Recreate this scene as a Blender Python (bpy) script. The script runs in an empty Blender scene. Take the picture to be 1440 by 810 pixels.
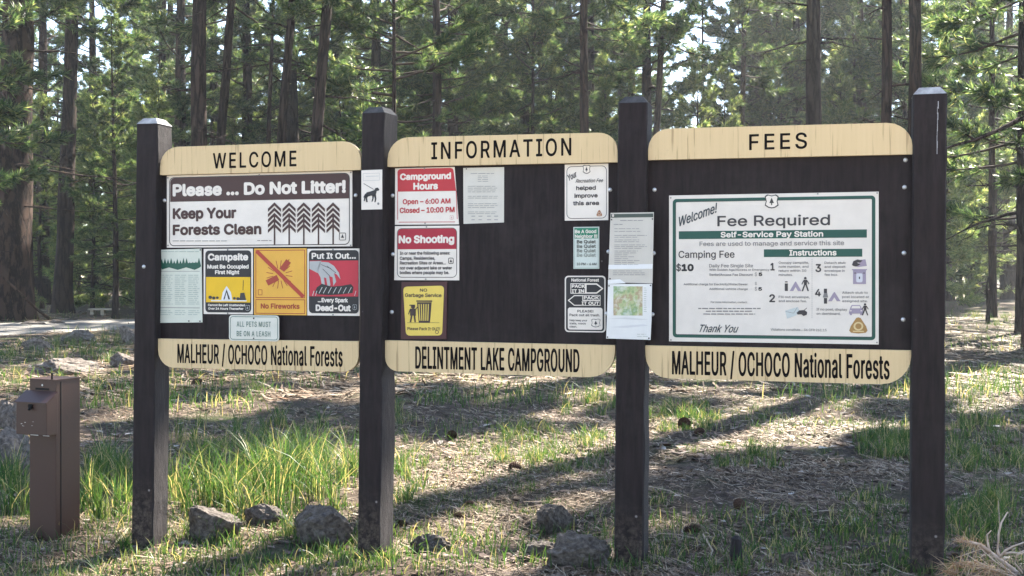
import bpy, bmesh, math, random
import numpy as np
from mathutils import Vector, Matrix
R = math.radians
rng = np.random.default_rng(11)
random.seed(5)
sc = bpy.context.scene
COL = sc.collection

# ------------------------------------------------------------------ camera, sky, sun, exposure
F = 1650.0; CX = 720.0; CY = 388.0; EYE = 1.35          # focal length and horizon in photo pixels (1440 wide)
cam_d = bpy.data.cameras.new('camera'); cam = bpy.data.objects.new('camera', cam_d); COL.objects.link(cam)
cam.location = (0, 0, EYE); cam.rotation_euler = (R(90), 0, 0)
cam_d.sensor_width = 36; cam_d.lens = F / 1440 * 36; cam_d.shift_y = -(405 - CY) / 1440
cam_d.clip_start = 0.1; cam_d.clip_end = 3000
sc.camera = cam
SUN_AZ, SUN_EL = 36.0, 43.0                              # degrees to the right of the view axis, above the horizon
w = bpy.data.worlds.new('World'); sc.world = w; w.use_nodes = True
nt = w.node_tree; nt.nodes.clear()
sky = nt.nodes.new('ShaderNodeTexSky'); sky.sky_type = 'NISHITA'; sky.sun_disc = False
sky.sun_elevation = R(SUN_EL); sky.sun_rotation = R(SUN_AZ); sky.air_density = 1.0; sky.dust_density = 0.1; sky.ozone_density = 2.5; sky.altitude = 1700
bg = nt.nodes.new('ShaderNodeBackground'); bg.inputs['Strength'].default_value = 0.10
wo = nt.nodes.new('ShaderNodeOutputWorld')
warm = nt.nodes.new('ShaderNodeMix'); warm.data_type = 'RGBA'; warm.blend_type = 'MULTIPLY'; warm.inputs[0].default_value = 1
warm.inputs[7].default_value = (1.16, 1.0, 0.86, 1)      # the camera's white balance was set for the shade
nt.links.new(sky.outputs[0], warm.inputs[6]); nt.links.new(warm.outputs[2], bg.inputs[0]); nt.links.new(bg.outputs[0], wo.inputs[0])
sl = bpy.data.lights.new('sun', 'SUN'); sl.energy = 5.0; sl.angle = R(0.53); sl.color = (1, 0.93, 0.80)
sun = bpy.data.objects.new('sun', sl); COL.objects.link(sun)
sdir = Vector((math.sin(R(SUN_AZ)) * math.cos(R(SUN_EL)), math.cos(R(SUN_AZ)) * math.cos(R(SUN_EL)), math.sin(R(SUN_EL))))
sun.rotation_euler = (-sdir).to_track_quat('-Z', 'Y').to_euler()
sun.location = (20, 30, 40)
sc.view_settings.view_transform = 'Standard'; sc.view_settings.look = 'None'
sc.view_settings.gamma = 1; sc.view_settings.use_curve_mapping = False
sc.view_settings.exposure = 2.8
sc.cycles.max_bounces = 6; sc.cycles.diffuse_bounces = 3; sc.cycles.transmission_bounces = 4; sc.cycles.glossy_bounces = 2

# ------------------------------------------------------------------ helpers
def mat(name, build=None, col=(0.5, 0.5, 0.5), rough=0.8, spec=0.3):
    m = bpy.data.materials.new(name); m.use_nodes = True
    b = m.node_tree.nodes['Principled BSDF']
    b.inputs['Base Color'].default_value = (*col, 1); b.inputs['Roughness'].default_value = rough
    b.inputs['Specular IOR Level'].default_value = spec
    if build: build(m.node_tree, b)
    return m
def nd(t, kind, **kw):
    n = t.nodes.new(kind)
    for k, v in kw.items():
        if k in n.inputs: n.inputs[k].default_value = v
        else: setattr(n, k, v)
    return n
def ramp(t, src, stops, interp='LINEAR'):
    r = t.nodes.new('ShaderNodeValToRGB'); r.color_ramp.interpolation = interp
    e = r.color_ramp.elements
    while len(e) < len(stops): e.new(0.5)
    for el, (p, c) in zip(e, stops):
        el.position = p; el.color = (*c, 1) if len(c) == 3 else c
    t.links.new(src, r.inputs[0]); return r
def noise(t, scale, detail=4, rough=0.6, stretch=(1, 1, 1), coord='Object', vec=None):
    if vec is None:
        tc = t.nodes.new('ShaderNodeTexCoord'); vec = tc.outputs[coord]
    mp = t.nodes.new('ShaderNodeMapping'); mp.inputs['Scale'].default_value = stretch
    t.links.new(vec, mp.inputs[0])
    n = nd(t, 'ShaderNodeTexNoise', Scale=scale, Detail=detail, Roughness=rough)
    t.links.new(mp.outputs[0], n.inputs['Vector']); return n
def mixc(t, fac, a, b, mode='MIX'):
    m = t.nodes.new('ShaderNodeMix'); m.data_type = 'RGBA'; m.blend_type = mode
    for sock, v in ((m.inputs[0], fac), (m.inputs[6], a), (m.inputs[7], b)):
        if isinstance(v, (int, float)): sock.default_value = v
        elif isinstance(v, tuple): sock.default_value = (*v, 1)
        else: t.links.new(v, sock)
    return m.outputs[2]
def bump(t, b, src, strength=0.5, dist=0.01):
    bp = t.nodes.new('ShaderNodeBump'); bp.inputs['Strength'].default_value = strength; bp.inputs['Distance'].default_value = dist
    t.links.new(src, bp.inputs['Height']); t.links.new(bp.outputs[0], b.inputs['Normal'])

def mesh(name, V, Fc, smooth=False):
    """V: (n,3) array. Fc: an (m,k) array or a list of index tuples."""
    me = bpy.data.meshes.new(name)
    if isinstance(Fc, np.ndarray):
        k = Fc.shape[1]; V = np.asarray(V, dtype=np.float32)
        me.vertices.add(len(V)); me.vertices.foreach_set('co', V.ravel())
        me.loops.add(Fc.size); me.loops.foreach_set('vertex_index', Fc.astype(np.int32).ravel())
        me.polygons.add(len(Fc)); me.polygons.foreach_set('loop_start', np.arange(0, Fc.size, k, dtype=np.int32))
        me.update(calc_edges=True)
    else:
        me.from_pydata([tuple(map(float, v)) for v in V], [], [tuple(f) for f in Fc]); me.update()
    if smooth: me.polygons.foreach_set('use_smooth', [True] * len(me.polygons))
    return me
def obj(name, me, material=None, parent=None):
    o = bpy.data.objects.new(name, me); COL.objects.link(o)
    if material is not None:
        for m in (material if isinstance(material, (list, tuple)) else [material]): me.materials.append(m)
    if parent is not None: o.parent = parent
    return o
def tag(o, label=None, cat=None, group=None, kind=None):
    if label: o['label'] = label
    if cat: o['category'] = cat
    if group: o['group'] = group
    if kind: o['kind'] = kind
    return o
def thing(name, label, cat, loc=(0, 0, 0), rz=0, group=None):
    o = bpy.data.objects.new(name, None); COL.objects.link(o); o.empty_display_size = 0.1
    o.location = loc; o.rotation_euler = (0, 0, rz)
    return tag(o, label, cat, group)
class MB:
    """collects simple shapes into one mesh"""
    def __init__(s): s.V = []; s.F = []
    def add(s, V, Fc):
        n = len(s.V); s.V += [tuple(v) for v in V]; s.F += [tuple(i + n for i in f) for f in Fc]; return s
    def box(s, a, b):
        (x0, y0, z0), (x1, y1, z1) = a, b
        return s.add([(x0, y0, z0), (x1, y0, z0), (x1, y1, z0), (x0, y1, z0), (x0, y0, z1), (x1, y0, z1), (x1, y1, z1), (x0, y1, z1)],
                     [(0, 3, 2, 1), (4, 5, 6, 7), (0, 1, 5, 4), (1, 2, 6, 5), (2, 3, 7, 6), (3, 0, 4, 7)])
    def prism(s, poly, y0, y1):
        """polygon in (x,z), extruded from y0 (front) to y1"""
        n = len(poly)
        V = [(x, y0, z) for x, z in poly] + [(x, y1, z) for x, z in poly]
        Fc = [tuple(range(n)), tuple(range(2 * n - 1, n - 1, -1))] + [((i + 1) % n, i, n + i, n + (i + 1) % n) for i in range(n)]
        return s.add(V, Fc)
    def tube(s, pts, rad, k=6, cap=True):
        pts = [Vector(p) for p in pts]; n0 = len(s.V); n = len(pts)
        up = Vector((0.13, 0.31, 0.94))
        for i, p in enumerate(pts):
            d = (pts[min(i + 1, n - 1)] - pts[max(i - 1, 0)]).normalized()
            a = d.cross(up); a = a.normalized() if a.length > 1e-4 else Vector((1, 0, 0)); b = d.cross(a)
            r = rad[i] if hasattr(rad, '__len__') else rad
            for j in range(k):
                t = 2 * math.pi * j / k; s.V.append(tuple(p + a * (r * math.cos(t)) + b * (r * math.sin(t))))
        for i in range(n - 1):
            for j in range(k):
                a, b = n0 + i * k + j, n0 + i * k + (j + 1) % k
                s.F.append((a, b, b + k, a + k))
        if cap: s.F.append(tuple(range(n0 + k - 1, n0 - 1, -1))); s.F.append(tuple(range(n0 + (n - 1) * k, n0 + n * k)))
        return s
    def build(s, name, material, parent=None, smooth=False, bevel=0):
        me = mesh(name, s.V, s.F, smooth)
        if bevel:
            bm = bmesh.new(); bm.from_mesh(me)
            bmesh.ops.bevel(bm, geom=list(bm.edges), offset=bevel, segments=2, affect='EDGES', profile=0.6)
            bm.to_mesh(me); bm.free()
        return obj(name, me, material, parent)

# smooth value noise in the plane, vectorised
_tab = np.random.default_rng(3).random((64, 64))
def vnoise(x, y):
    x = np.asarray(x, float); y = np.asarray(y, float)
    xi = np.floor(x).astype(int); yi = np.floor(y).astype(int); fx = x - xi; fy = y - yi
    fx = fx * fx * (3 - 2 * fx); fy = fy * fy * (3 - 2 * fy)
    a = _tab[xi % 64, yi % 64]; b = _tab[(xi + 1) % 64, yi % 64]; c = _tab[xi % 64, (yi + 1) % 64]; d = _tab[(xi + 1) % 64, (yi + 1) % 64]
    return (a * (1 - fx) + b * fx) * (1 - fy) + (c * (1 - fx) + d * fx) * fy
def sstep(a, b, x): t = np.clip((np.asarray(x, float) - a) / (b - a), 0, 1); return t * t * (3 - 2 * t)
def gh(x, y):
    x = np.asarray(x, float); y = np.asarray(y, float)
    near = 1 - sstep(11, 24, y)
    h = (-0.1 + 0.03 * np.clip(x, -3.2, 3.2)) * near
    h = h + (vnoise(x * 0.9 + 7, y * 0.9) - 0.5) * 0.10 * near + (vnoise(x * 3.1, y * 3.1 + 5) - 0.5) * 0.04 * near
    h = h + (vnoise(x * 11, y * 11) - 0.5) * 0.016 * near
    far = sstep(14, 40, y)
    h = h + far * (vnoise(x * 0.12 + 3, y * 0.12) - 0.5) * 0.35 + (vnoise(x * 0.45, y * 0.45) - 0.5) * 0.10 * far * (1 - sstep(60, 90, y))
    return h
def on_ground(px, py):
    """the ground point seen at a photo pixel"""
    tx = (px - CX) / F; tz = (py - CY) / F; y = EYE / tz
    for _ in range(12): y = (EYE - float(gh(tx * y, y))) / tz
    return Vector((tx * y, y, float(gh(tx * y, y))))
def at_depth(px, py, y): return Vector(((px - CX) / F * y, y, EYE - (py - CY) / F * y))
# ------------------------------------------------------------------ lettering
import os
try: FONT = bpy.data.fonts.load(os.path.join(bpy.utils.resource_path('LOCAL'), 'datafiles', 'fonts', 'Inter.woff2'))   # Blender's own interface font
except Exception: FONT = None
from mathutils.geometry import interpolate_bezier, delaunay_2d_cdt
_txt_cache = {}
def _raw(s, sp):
    """outline of a text, filled contour by contour: vertices (x, y, stacking order), triangles, extents"""
    key = (s, sp)
    if key in _txt_cache: return _txt_cache[key]
    c = bpy.data.curves.new('t', 'FONT'); c.body = s; c.font = FONT or c.font; c.space_character = sp
    o = bpy.data.objects.new('t', c); COL.objects.link(o)
    dg = bpy.context.evaluated_depsgraph_get(); dg.update()
    polys = []
    for q in o.to_curve(dg).splines:
        P = []; bp_ = list(q.bezier_points)
        for i, b in enumerate(bp_):
            d = bp_[(i + 1) % len(bp_)]
            P += [(v.x, v.y) for v in interpolate_bezier(b.co, b.handle_right, d.handle_left, d.co, 5)[:-1]]
        Q = [p for i, p in enumerate(P) if (p[0] - P[i - 1][0]) ** 2 + (p[1] - P[i - 1][1]) ** 2 > 1e-9]
        if len(Q) > 2: polys.append(Q)
    o.to_curve_clear(); bpy.data.objects.remove(o); bpy.data.curves.remove(c)
    pv = [Vector(p) for P in polys for p in P]; ed = []; n = 0
    for P in polys: ed += [(n + i, n + (i + 1) % len(P)) for i in range(len(P))]; n += len(P)
    ov, _, of, _, _, _ = delaunay_2d_cdt(pv, ed, [], 0, 1e-6)
    V = [(v.x, v.y, 0) for v in ov]
    cen = np.array([np.mean([V[i][:2] for i in f], 0) for f in of]); A = np.array([pv[i] for i, _ in ed]); Bq = np.array([pv[j] for _, j in ed])
    up = (A[None, :, 1] <= cen[:, None, 1]); up2 = (Bq[None, :, 1] <= cen[:, None, 1])
    side = (Bq[None, :, 0] - A[None, :, 0]) * (cen[:, None, 1] - A[None, :, 1]) - (cen[:, None, 0] - A[None, :, 0]) * (Bq[None, :, 1] - A[None, :, 1])
    wind = ((up & ~up2) & (side > 0)).sum(1) - ((~up & up2) & (side < 0)).sum(1)
    Fc = [tuple(f) for f, k in zip(of, wind) if k != 0]
    used = sorted({i for f in Fc for i in f}); re_ = {j: i for i, j in enumerate(used)}; V = [V[i] for i in used]; Fc = [tuple(re_[i] for i in f) for f in Fc]
    xs = [v[0] for v in V]
    _txt_cache[key] = (V, Fc, min(xs), max(xs), max(v[1] for v in V)); return _txt_cache[key]
CAP = None
def text_mesh(s, W, H, bold=0.0, shear=0.0, sp=1.0):
    """vertices (x, z, depth) and faces of a text of width W and cap height H, base line at z=0; bold is a fraction of H"""
    global CAP
    if CAP is None: CAP = _raw('H', 1.0)[4]
    V0, F0, x0, x1, _ = _raw(s, sp)
    off = bold * H; sy = (H - 2 * off) / CAP; sx = (W - 2 * off - shear * H) / (x1 - x0)
    # weight: the same outline again a hair's breadth aside, each copy a hair deeper
    V, Fc = [], []
    steps = [(0, 0)] if off <= 0 else [(0, 0)] + [(off * math.cos(a * math.pi / 4), off * math.sin(a * math.pi / 4)) for a in range(8)]
    for k, (dx, dy) in enumerate(steps):
        n = len(V)
        for x, y, z in V0:
            y = y * sy + off; V.append(((x - x0) * sx + off + shear * y + dx, y + dy, k * 0.00005 + z * 0.000015))
        Fc += [tuple(i + n for i in p) for p in F0]
    return V, Fc

# ------------------------------------------------------------------ the kiosk's plane: (u, v) on it from a photo pixel
TH = math.atan(1.7135e-4 * F); Z0 = 6.0; ST, CT = math.sin(TH), math.cos(TH)
def uv(px, py, o=0.0):
    t = (px - CX) / F
    u = (t * (Z0 - o * CT) + o * ST) / (CT + t * ST)
    return u, EYE - (py - CY) / F * (Z0 - u * ST - o * CT)
def plane_point(u, v, o): return Vector((u * CT - o * ST, Z0 - u * ST - o * CT, v))
def rrect(x0, z0, x1, z1, r, corners=(1, 1, 1, 1), n=5):
    """rounded rectangle polygon, corners bl br tr tl"""
    P = []
    for (cx, cz, a0, k) in ((x0 + r, z0 + r, 180, 0), (x1 - r, z0 + r, 270, 1), (x1 - r, z1 - r, 0, 2), (x0 + r, z1 - r, 90, 3)):
        if corners[k] and r > 0:
            for i in range(n + 1):
                a = R(a0 + 90 * i / n); P.append((cx + r * math.cos(a), cz + r * math.sin(a)))
        else:
            P.append(((x0, z0), (x1, z0), (x1, z1), (x0, z1))[k])
    return P
_flat = {}
def flat(col, rough=0.45):
    k = (col, rough)
    if k not in _flat:
        def b(t, p):
            n = noise(t, 9, 5, 0.6)
            t.links.new(mixc(t, ramp(t, n.outputs[0], [(0.35, (0, 0, 0)), (0.75, (1, 1, 1))]).outputs[0], tuple(c * 0.93 for c in col), tuple(min(1, c * 1.04) for c in col)), p.inputs['Base Color'])
        _flat[k] = mat('sign_paint', b, col, rough, 0.35)
    return _flat[k]
WHITE = (0.77, 0.70, 0.635); BLACK = (0.02, 0.02, 0.025)
class Sign:
    """a sign on the kiosk; everything is given in photo pixels and turned into metres on the kiosk's plane"""
    def __init__(s, name, label, cat, box, col=WHITE, o=0.0, th=0.003, quad=None, r=0, group=None, plate='plate', rough=0.45, curl=0):
        s.o = o + th; s.parts = {}; s.th = th
        x0, y0, x1, y1 = box; u0, v1 = s.p((x0 + x1) / 2, y0); _, v0 = s.p((x0 + x1) / 2, y1)
        s.u = (s.p(x0, y0)[0] + s.p(x1, y0)[0]) / 2; s.v = v0
        s.root = thing(name, label, cat, plane_point(s.u, s.v, o), -TH, group)
        if quad: poly = [(a - s.u, b - s.v) for a, b in (s.p(*q) for q in quad)]
        else: poly = rrect(s.p(x0, y0)[0] - s.u, 0, s.p(x1, y0)[0] - s.u, v1 - v0, r * Z0 / F)
        if quad and r:
            Q = []; rr = r * Z0 / F; n = len(poly)
            for i in range(n):
                p = Vector(poly[i]); a = Vector(poly[i - 1]); b = Vector(poly[(i + 1) % n])
                pa = p + (a - p).normalized() * rr; pb = p + (b - p).normalized() * rr
                for k in range(5): f = k / 4; Q.append(tuple(pa * (1 - f) ** 2 + p * 2 * f * (1 - f) + pb * f * f))
            poly = Q
        if curl:                                          # paper: a fine sheet whose edges lift a little
            w = poly[1][0] - poly[0][0] if quad else s.p(x1, y0)[0] - s.p(x0, y0)[0]
        MB().prism(poly, -th, 0).build(plate, flat(col, rough), s.root)
    def p(s, x, y): return uv(x, y, s.o)
    def put(s, part, col, V, Fc, layer):
        V = [v if len(v) == 3 else (*v, 0) for v in V]
        d = s.parts.setdefault(part, [col, MB()]); d[1].add([(a, -s.th - 0.0008 * layer + c, b) for a, b, c in V], Fc); return s
    def poly(s, part, col, pts, layer=1):
        P = [(a - s.u, b - s.v) for a, b in (s.p(*q) for q in pts)]
        A = sum(P[i][0] * P[(i + 1) % len(P)][1] - P[(i + 1) % len(P)][0] * P[i][1] for i in range(len(P)))
        if A < 0: P = P[::-1]
        return s.put(part, col, P, [tuple(range(len(P)))], layer)
    def rect(s, part, col, x0, y0, x1, y1, layer=1, r=0, corners=(1, 1, 1, 1)):
        xm = (x0 + x1) / 2; v1 = s.p(xm, y0)[1] - s.v; v0 = s.p(xm, y1)[1] - s.v
        P = rrect(s.p(x0, y0)[0] - s.u, v0, s.p(x1, y0)[0] - s.u, v1, r * Z0 / F, corners)
        return s.put(part, col, P, [tuple(range(len(P)))], layer)
    def frame(s, part, col, x0, y0, x1, y1, wd, layer=1, r=0):
        xm = (x0 + x1) / 2; v1 = s.p(xm, y0)[1] - s.v; v0 = s.p(xm, y1)[1] - s.v; a0 = s.p(x0, y0)[0] - s.u; a1 = s.p(x1, y0)[0] - s.u
        k = Z0 / F; t = wd * k
        A = rrect(a0, v0, a1, v1, max(r, .01) * k); B = rrect(a0 + t, v0 + t, a1 - t, v1 - t, max(r - wd, .01) * k); n = len(A)
        return s.put(part, col, A + B, [(i, (i + 1) % n, n + (i + 1) % n, n + i) for i in range(n)], layer)
    def line(s, part, col, a, b, wd, layer=1):
        (x0, y0), (x1, y1) = a, b; L = math.hypot(x1 - x0, y1 - y0); nx, ny = -(y1 - y0) / L * wd / 2, (x1 - x0) / L * wd / 2
        return s.poly(part, col, [(x0 + nx, y0 + ny), (x1 + nx, y1 + ny), (x1 - nx, y1 - ny), (x0 - nx, y0 - ny)], layer)
    def disc(s, part, col, x, y, rx, ry=None, layer=1, n=14):
        ry = ry or rx
        return s.poly(part, col, [(x + rx * math.cos(2 * math.pi * i / n), y + ry * math.sin(2 * math.pi * i / n)) for i in range(n)], layer)
    def text(s, part, col, t, x0, x1, yt, yb, layer=2, bold=0.0, shear=0.0, sp=1.0, rot=0):
        xm = (x0 + x1) / 2; a0 = s.p(x0, yt)[0] - s.u; a1 = s.p(x1, yt)[0] - s.u; v1 = s.p(xm, yt)[1] - s.v; v0 = s.p(xm, yb)[1] - s.v
        V, Fc = text_mesh(t, a1 - a0, v1 - v0, bold, shear, sp)
        c, q = math.cos(R(rot)), math.sin(R(rot))
        V = [(a0 + c * a - q * b, v0 + q * a + c * b, d) for a, b, d in V]
        return s.put('%s#%d' % (part, len(s.parts)), col, V, Fc, layer)
    def lines(s, part, col, x0, x1, ys, h, layer=2, ragged=0.25, word=(4, 11), seed=0):
        """print too small to read in the photo: rows of word-long strokes"""
        rr = random.Random(seed + int(x0 * 7 + ys[0]))
        for y in ys:
            x = x0; xe = x1 - (x1 - x0) * ragged * rr.random()
            while x < xe:
                wl = min(rr.uniform(*word), xe - x)
                if wl > 1: s.rect(part, col, x, y - h / 2, x + wl, y + h / 2, layer)
                x += wl + 1.3
        return s
    def shield(s, part, col, x0, y0, x1, y1, inner=WHITE):
        w_, h_ = x1 - x0, y1 - y0
        def sh(k):
            cx, cy = (x0 + x1) / 2, (y0 + y1) / 2
            P = [(-.5, -.38), (-.3, -.5), (0, -.42), (.3, -.5), (.5, -.38), (.42, 0), (.5, .28), (.25, .45), (0, .5), (-.25, .45), (-.5, .28), (-.42, 0)]
            return [(cx + a * w_ * k, cy + b * h_ * k) for a, b in P]
        s.poly(part, col, sh(1), 2); s.poly(part + '_field', inner, sh(.84), 3)
        cx = (x0 + x1) / 2
        s.poly(part, col, [(cx, y0 + h_ * .22), (cx + w_ * .17, y0 + h_ * .62), (cx - w_ * .17, y0 + h_ * .62)], 4)
        return s.rect(part, col, cx - w_ * .04, y0 + h_ * .6, cx + w_ * .04, y0 + h_ * .76, 4)
    def emblem(s, x0, y0, x1, y1, a, b):
        cx = (x0 + x1) / 2; w_, h_ = x1 - x0, y1 - y0
        P = [(cx - w_ * .12, y0 + h_ * .04), (cx, y0), (cx + w_ * .12, y0 + h_ * .04), (x1 - w_ * .08, y0 + h_ * .55), (x1, y0 + h_ * .82), (x1 - w_ * .1, y1 - h_ * .05), (cx, y1), (x0 + w_ * .1, y1 - h_ * .05), (x0, y0 + h_ * .82), (x0 + w_ * .08, y0 + h_ * .55)]
        s.poly('emblem', a, P, 2); s.disc('emblem_ring', b, cx, y0 + h_ * .55, w_ * .27, h_ * .27, 3); s.disc('emblem', a, cx, y0 + h_ * .55, w_ * .17, h_ * .18, 4)
        return s.rect('emblem_ring', b, cx - w_ * .3, y1 - h_ * .17, cx + w_ * .3, y1 - h_ * .1, 3)
    def done(s):
        for part, (col, mb) in s.parts.items(): mb.build(part.split('#')[0], flat(col), s.root)
        return s.root
def man(sg, part, col, x0, y0, x1, y1, layer=3):
    """a small walking figure pictogram"""
    w_, h_ = x1 - x0, y1 - y0; X = lambda a: x0 + a * w_; Y = lambda b: y0 + b * h_
    sg.disc(part, col, X(.5), Y(.09), w_ * .17, h_ * .09, layer)
    sg.poly(part, col, [(X(.3), Y(.2)), (X(.72), Y(.2)), (X(.68), Y(.58)), (X(.34), Y(.58))], layer)
    for a, b, c_, d, wd in ((.4, .55, .12, 1, .17), (.6, .55, .88, 1, .17), (.34, .24, .05, .52, .12), (.68, .24, .98, .5, .12)):
        sg.line(part, col, (X(a), Y(b)), (X(c_), Y(d)), w_ * wd, layer)
# ------------------------------------------------------------------ the ground
def spread(dense0, dense1, step, far0, far1, g):
    a = list(np.arange(dense0, dense1, step)); st = step; x = a[-1]
    while x < far1: st *= g; x += st; a.append(x)
    st = step; x = a[0]
    while x > far0: st *= g; x -= st; a.insert(0, x)
    return np.array(a)
gy = spread(4.6, 13, 0.035, -40, 420, 1.045); gx = spread(-4.2, 4.2, 0.04, -260, 260, 1.05)
GX, GY = np.meshgrid(gx, gy); GZ = gh(GX, GY)
n, m = GX.shape; idx = np.arange(n * m).reshape(n, m)
Fq = np.stack([idx[:-1, :-1], idx[:-1, 1:], idx[1:, 1:], idx[1:, :-1]], -1).reshape(-1, 4)
def ground_mat(t, p):
    a = noise(t, 0.9, 6, 0.65); b = noise(t, 0.35, 5, 0.6); c = noise(t, 38, 6, 0.75); d = noise(t, 7, 5, 0.7); e = noise(t, 160, 3, 0.7)
    litter = ramp(t, c.outputs[0], [(0.25, (0.028, 0.021, 0.016)), (0.5, (0.095, 0.07, 0.052)), (0.75, (0.23, 0.18, 0.135))]).outputs[0]
    litter = mixc(t, ramp(t, d.outputs[0], [(0.4, (0, 0, 0)), (0.65, (.85, .85, .85))]).outputs[0], litter, (0.048, 0.038, 0.032))
    green = ramp(t, c.outputs[0], [(0.3, (0.03, 0.045, 0.016)), (0.7, (0.10, 0.12, 0.045))]).outputs[0]
    col = mixc(t, ramp(t, a.outputs[0], [(0.5, (0, 0, 0)), (0.66, (.75, .75, .75))]).outputs[0], litter, green)
    col = mixc(t, ramp(t, e.outputs[0], [(0.62, (0, 0, 0)), (0.75, (.6, .6, .6))]).outputs[0], col, (0.34, 0.28, 0.21))
    t.links.new(col, p.inputs['Base Color']); bump(t, p, c.outputs[0], 1.0, 0.03)
M_ground = mat('forest_floor', ground_mat, rough=0.95, spec=0.1)
g = obj('ground', mesh('ground', np.stack([GX, GY, GZ], -1).reshape(-1, 3), Fq, True), M_ground); tag(g, kind='structure')

# the gravel road on the left and the far track on the right: ribbons laid on the ground
def ribbon(name, center, width, material, n=90):
    V = []; Fc = []; K = 8
    P = [Vector(p) for p in center]
    pts = []
    for i in range(len(P) - 1):
        p0, p1, p2, p3 = P[max(i - 1, 0)], P[i], P[i + 1], P[min(i + 2, len(P) - 1)]
        for k in range(n // (len(P) - 1)):
            f = k / (n // (len(P) - 1)); pts.append(0.5 * ((2 * p1) + (-p0 + p2) * f + (2 * p0 - 5 * p1 + 4 * p2 - p3) * f * f + (-p0 + 3 * p1 - 3 * p2 + p3) * f ** 3))
    for i, p in enumerate(pts):
        d = (pts[min(i + 1, len(pts) - 1)] - pts[max(i - 1, 0)]).normalized(); nn = Vector((-d.y, d.x))
        for k in range(K + 1):
            f = (k / K - .5) * (width + .5 * math.sin(i * .7)); x, y = p.x + nn.x * f, p.y + nn.y * f
            V.append((x, y, float(gh(x, y)) + (.05 if 0 < k < K else -.08)))
    for i in range(len(pts) - 1):
        for k in range(K): a = i * (K + 1) + k; Fc.append((a, a + 1, a + K + 2, a + K + 1))
    o = obj(name, mesh(name, V, Fc, True), material); tag(o, kind='structure'); return o
def road_mat(t, p):
    c = noise(t, 30, 6, 0.7); a = noise(t, 1.2, 4, 0.6)
    t.links.new(mixc(t, a.outputs[0], ramp(t, c.outputs[0], [(0.3, (0.10, 0.098, 0.10)), (0.7, (0.26, 0.245, 0.23))]).outputs[0], (0.2, 0.185, 0.165)), p.inputs['Base Color']); bump(t, p, c.outputs[0], .6, .03)
M_road = mat('gravel_road', road_mat, rough=0.95, spec=.1)
ribbon('road', [(-24, 20), (-14, 27.5), (-8.5, 33.5), (-3, 40), (4, 46), (14, 50)], 5.6, M_road)
ribbon('bounce_gravel_strip', [(-30, -6), (-12, -5), (0, -4.5), (12, -5), (30, -7)], 15.0, mat('pale_bounce_gravel', lambda t, p: t.links.new(ramp(t, noise(t, 25, 5, .7).outputs[0], [(.3, (.24, .205, .165)), (.7, (.44, .39, .32))]).outputs[0], p.inputs['Base Color']), rough=.95, spec=.1))  # unseen gravel strip added around the camera to bounce warm light onto the boards
ribbon('track', [(10, 74), (24, 80), (34, 82), (50, 83), (80, 78)], 9.0, mat('pale_track', lambda t, p: t.links.new(ramp(t, noise(t, 4, 5, .7).outputs[0], [(.3, (.28, .25, .2)), (.7, (.5, .46, .38))]).outputs[0], p.inputs['Base Color']), rough=.95, spec=.1))

# ------------------------------------------------------------------ ground cover
def island_mat(name, stops, trans=0.0, rough=0.7, tr_gain=1.0):
    m = bpy.data.materials.new(name); m.use_nodes = True; t = m.node_tree; t.nodes.clear()
    ge = t.nodes.new('ShaderNodeNewGeometry'); r = ramp(t, ge.outputs['Random Per Island'], stops)
    o = t.nodes.new('ShaderNodeOutputMaterial'); p = t.nodes.new('ShaderNodeBsdfPrincipled'); p.inputs['Roughness'].default_value = rough; p.inputs['Specular IOR Level'].default_value = .25
    t.links.new(r.outputs[0], p.inputs['Base Color'])
    if trans:
        tr = t.nodes.new('ShaderNodeBsdfTranslucent'); mx = t.nodes.new('ShaderNodeMixShader'); mx.inputs[0].default_value = trans
        g_ = mixc(t, 1.0, r.outputs[0], (1.18 * tr_gain, 1.15 * tr_gain, 0.66 * tr_gain), 'MULTIPLY')
        t.links.new(g_, tr.inputs[0]); t.links.new(p.outputs[0], mx.inputs[1]); t.links.new(tr.outputs[0], mx.inputs[2]); t.links.new(mx.outputs[0], o.inputs[0])
    else: t.links.new(p.outputs[0], o.inputs[0])
    return m
M_litter = island_mat('dry_needles', [(0, (0.05, 0.032, 0.022)), (0.35, (0.12, 0.08, 0.05)), (0.65, (0.23, 0.165, 0.11)), (0.88, (0.38, 0.31, 0.23)), (1, (0.2, 0.10, 0.05))], 0.0)
M_grass = island_mat('green_grass', [(0, (0.025, 0.065, 0.02)), (0.4, (0.045, 0.095, 0.027)), (0.7, (0.08, 0.13, 0.035)), (0.82, (0.15, 0.17, 0.07)), (.9, (0.34, 0.28, 0.16))], 0.45, .45, 1.25)

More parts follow.
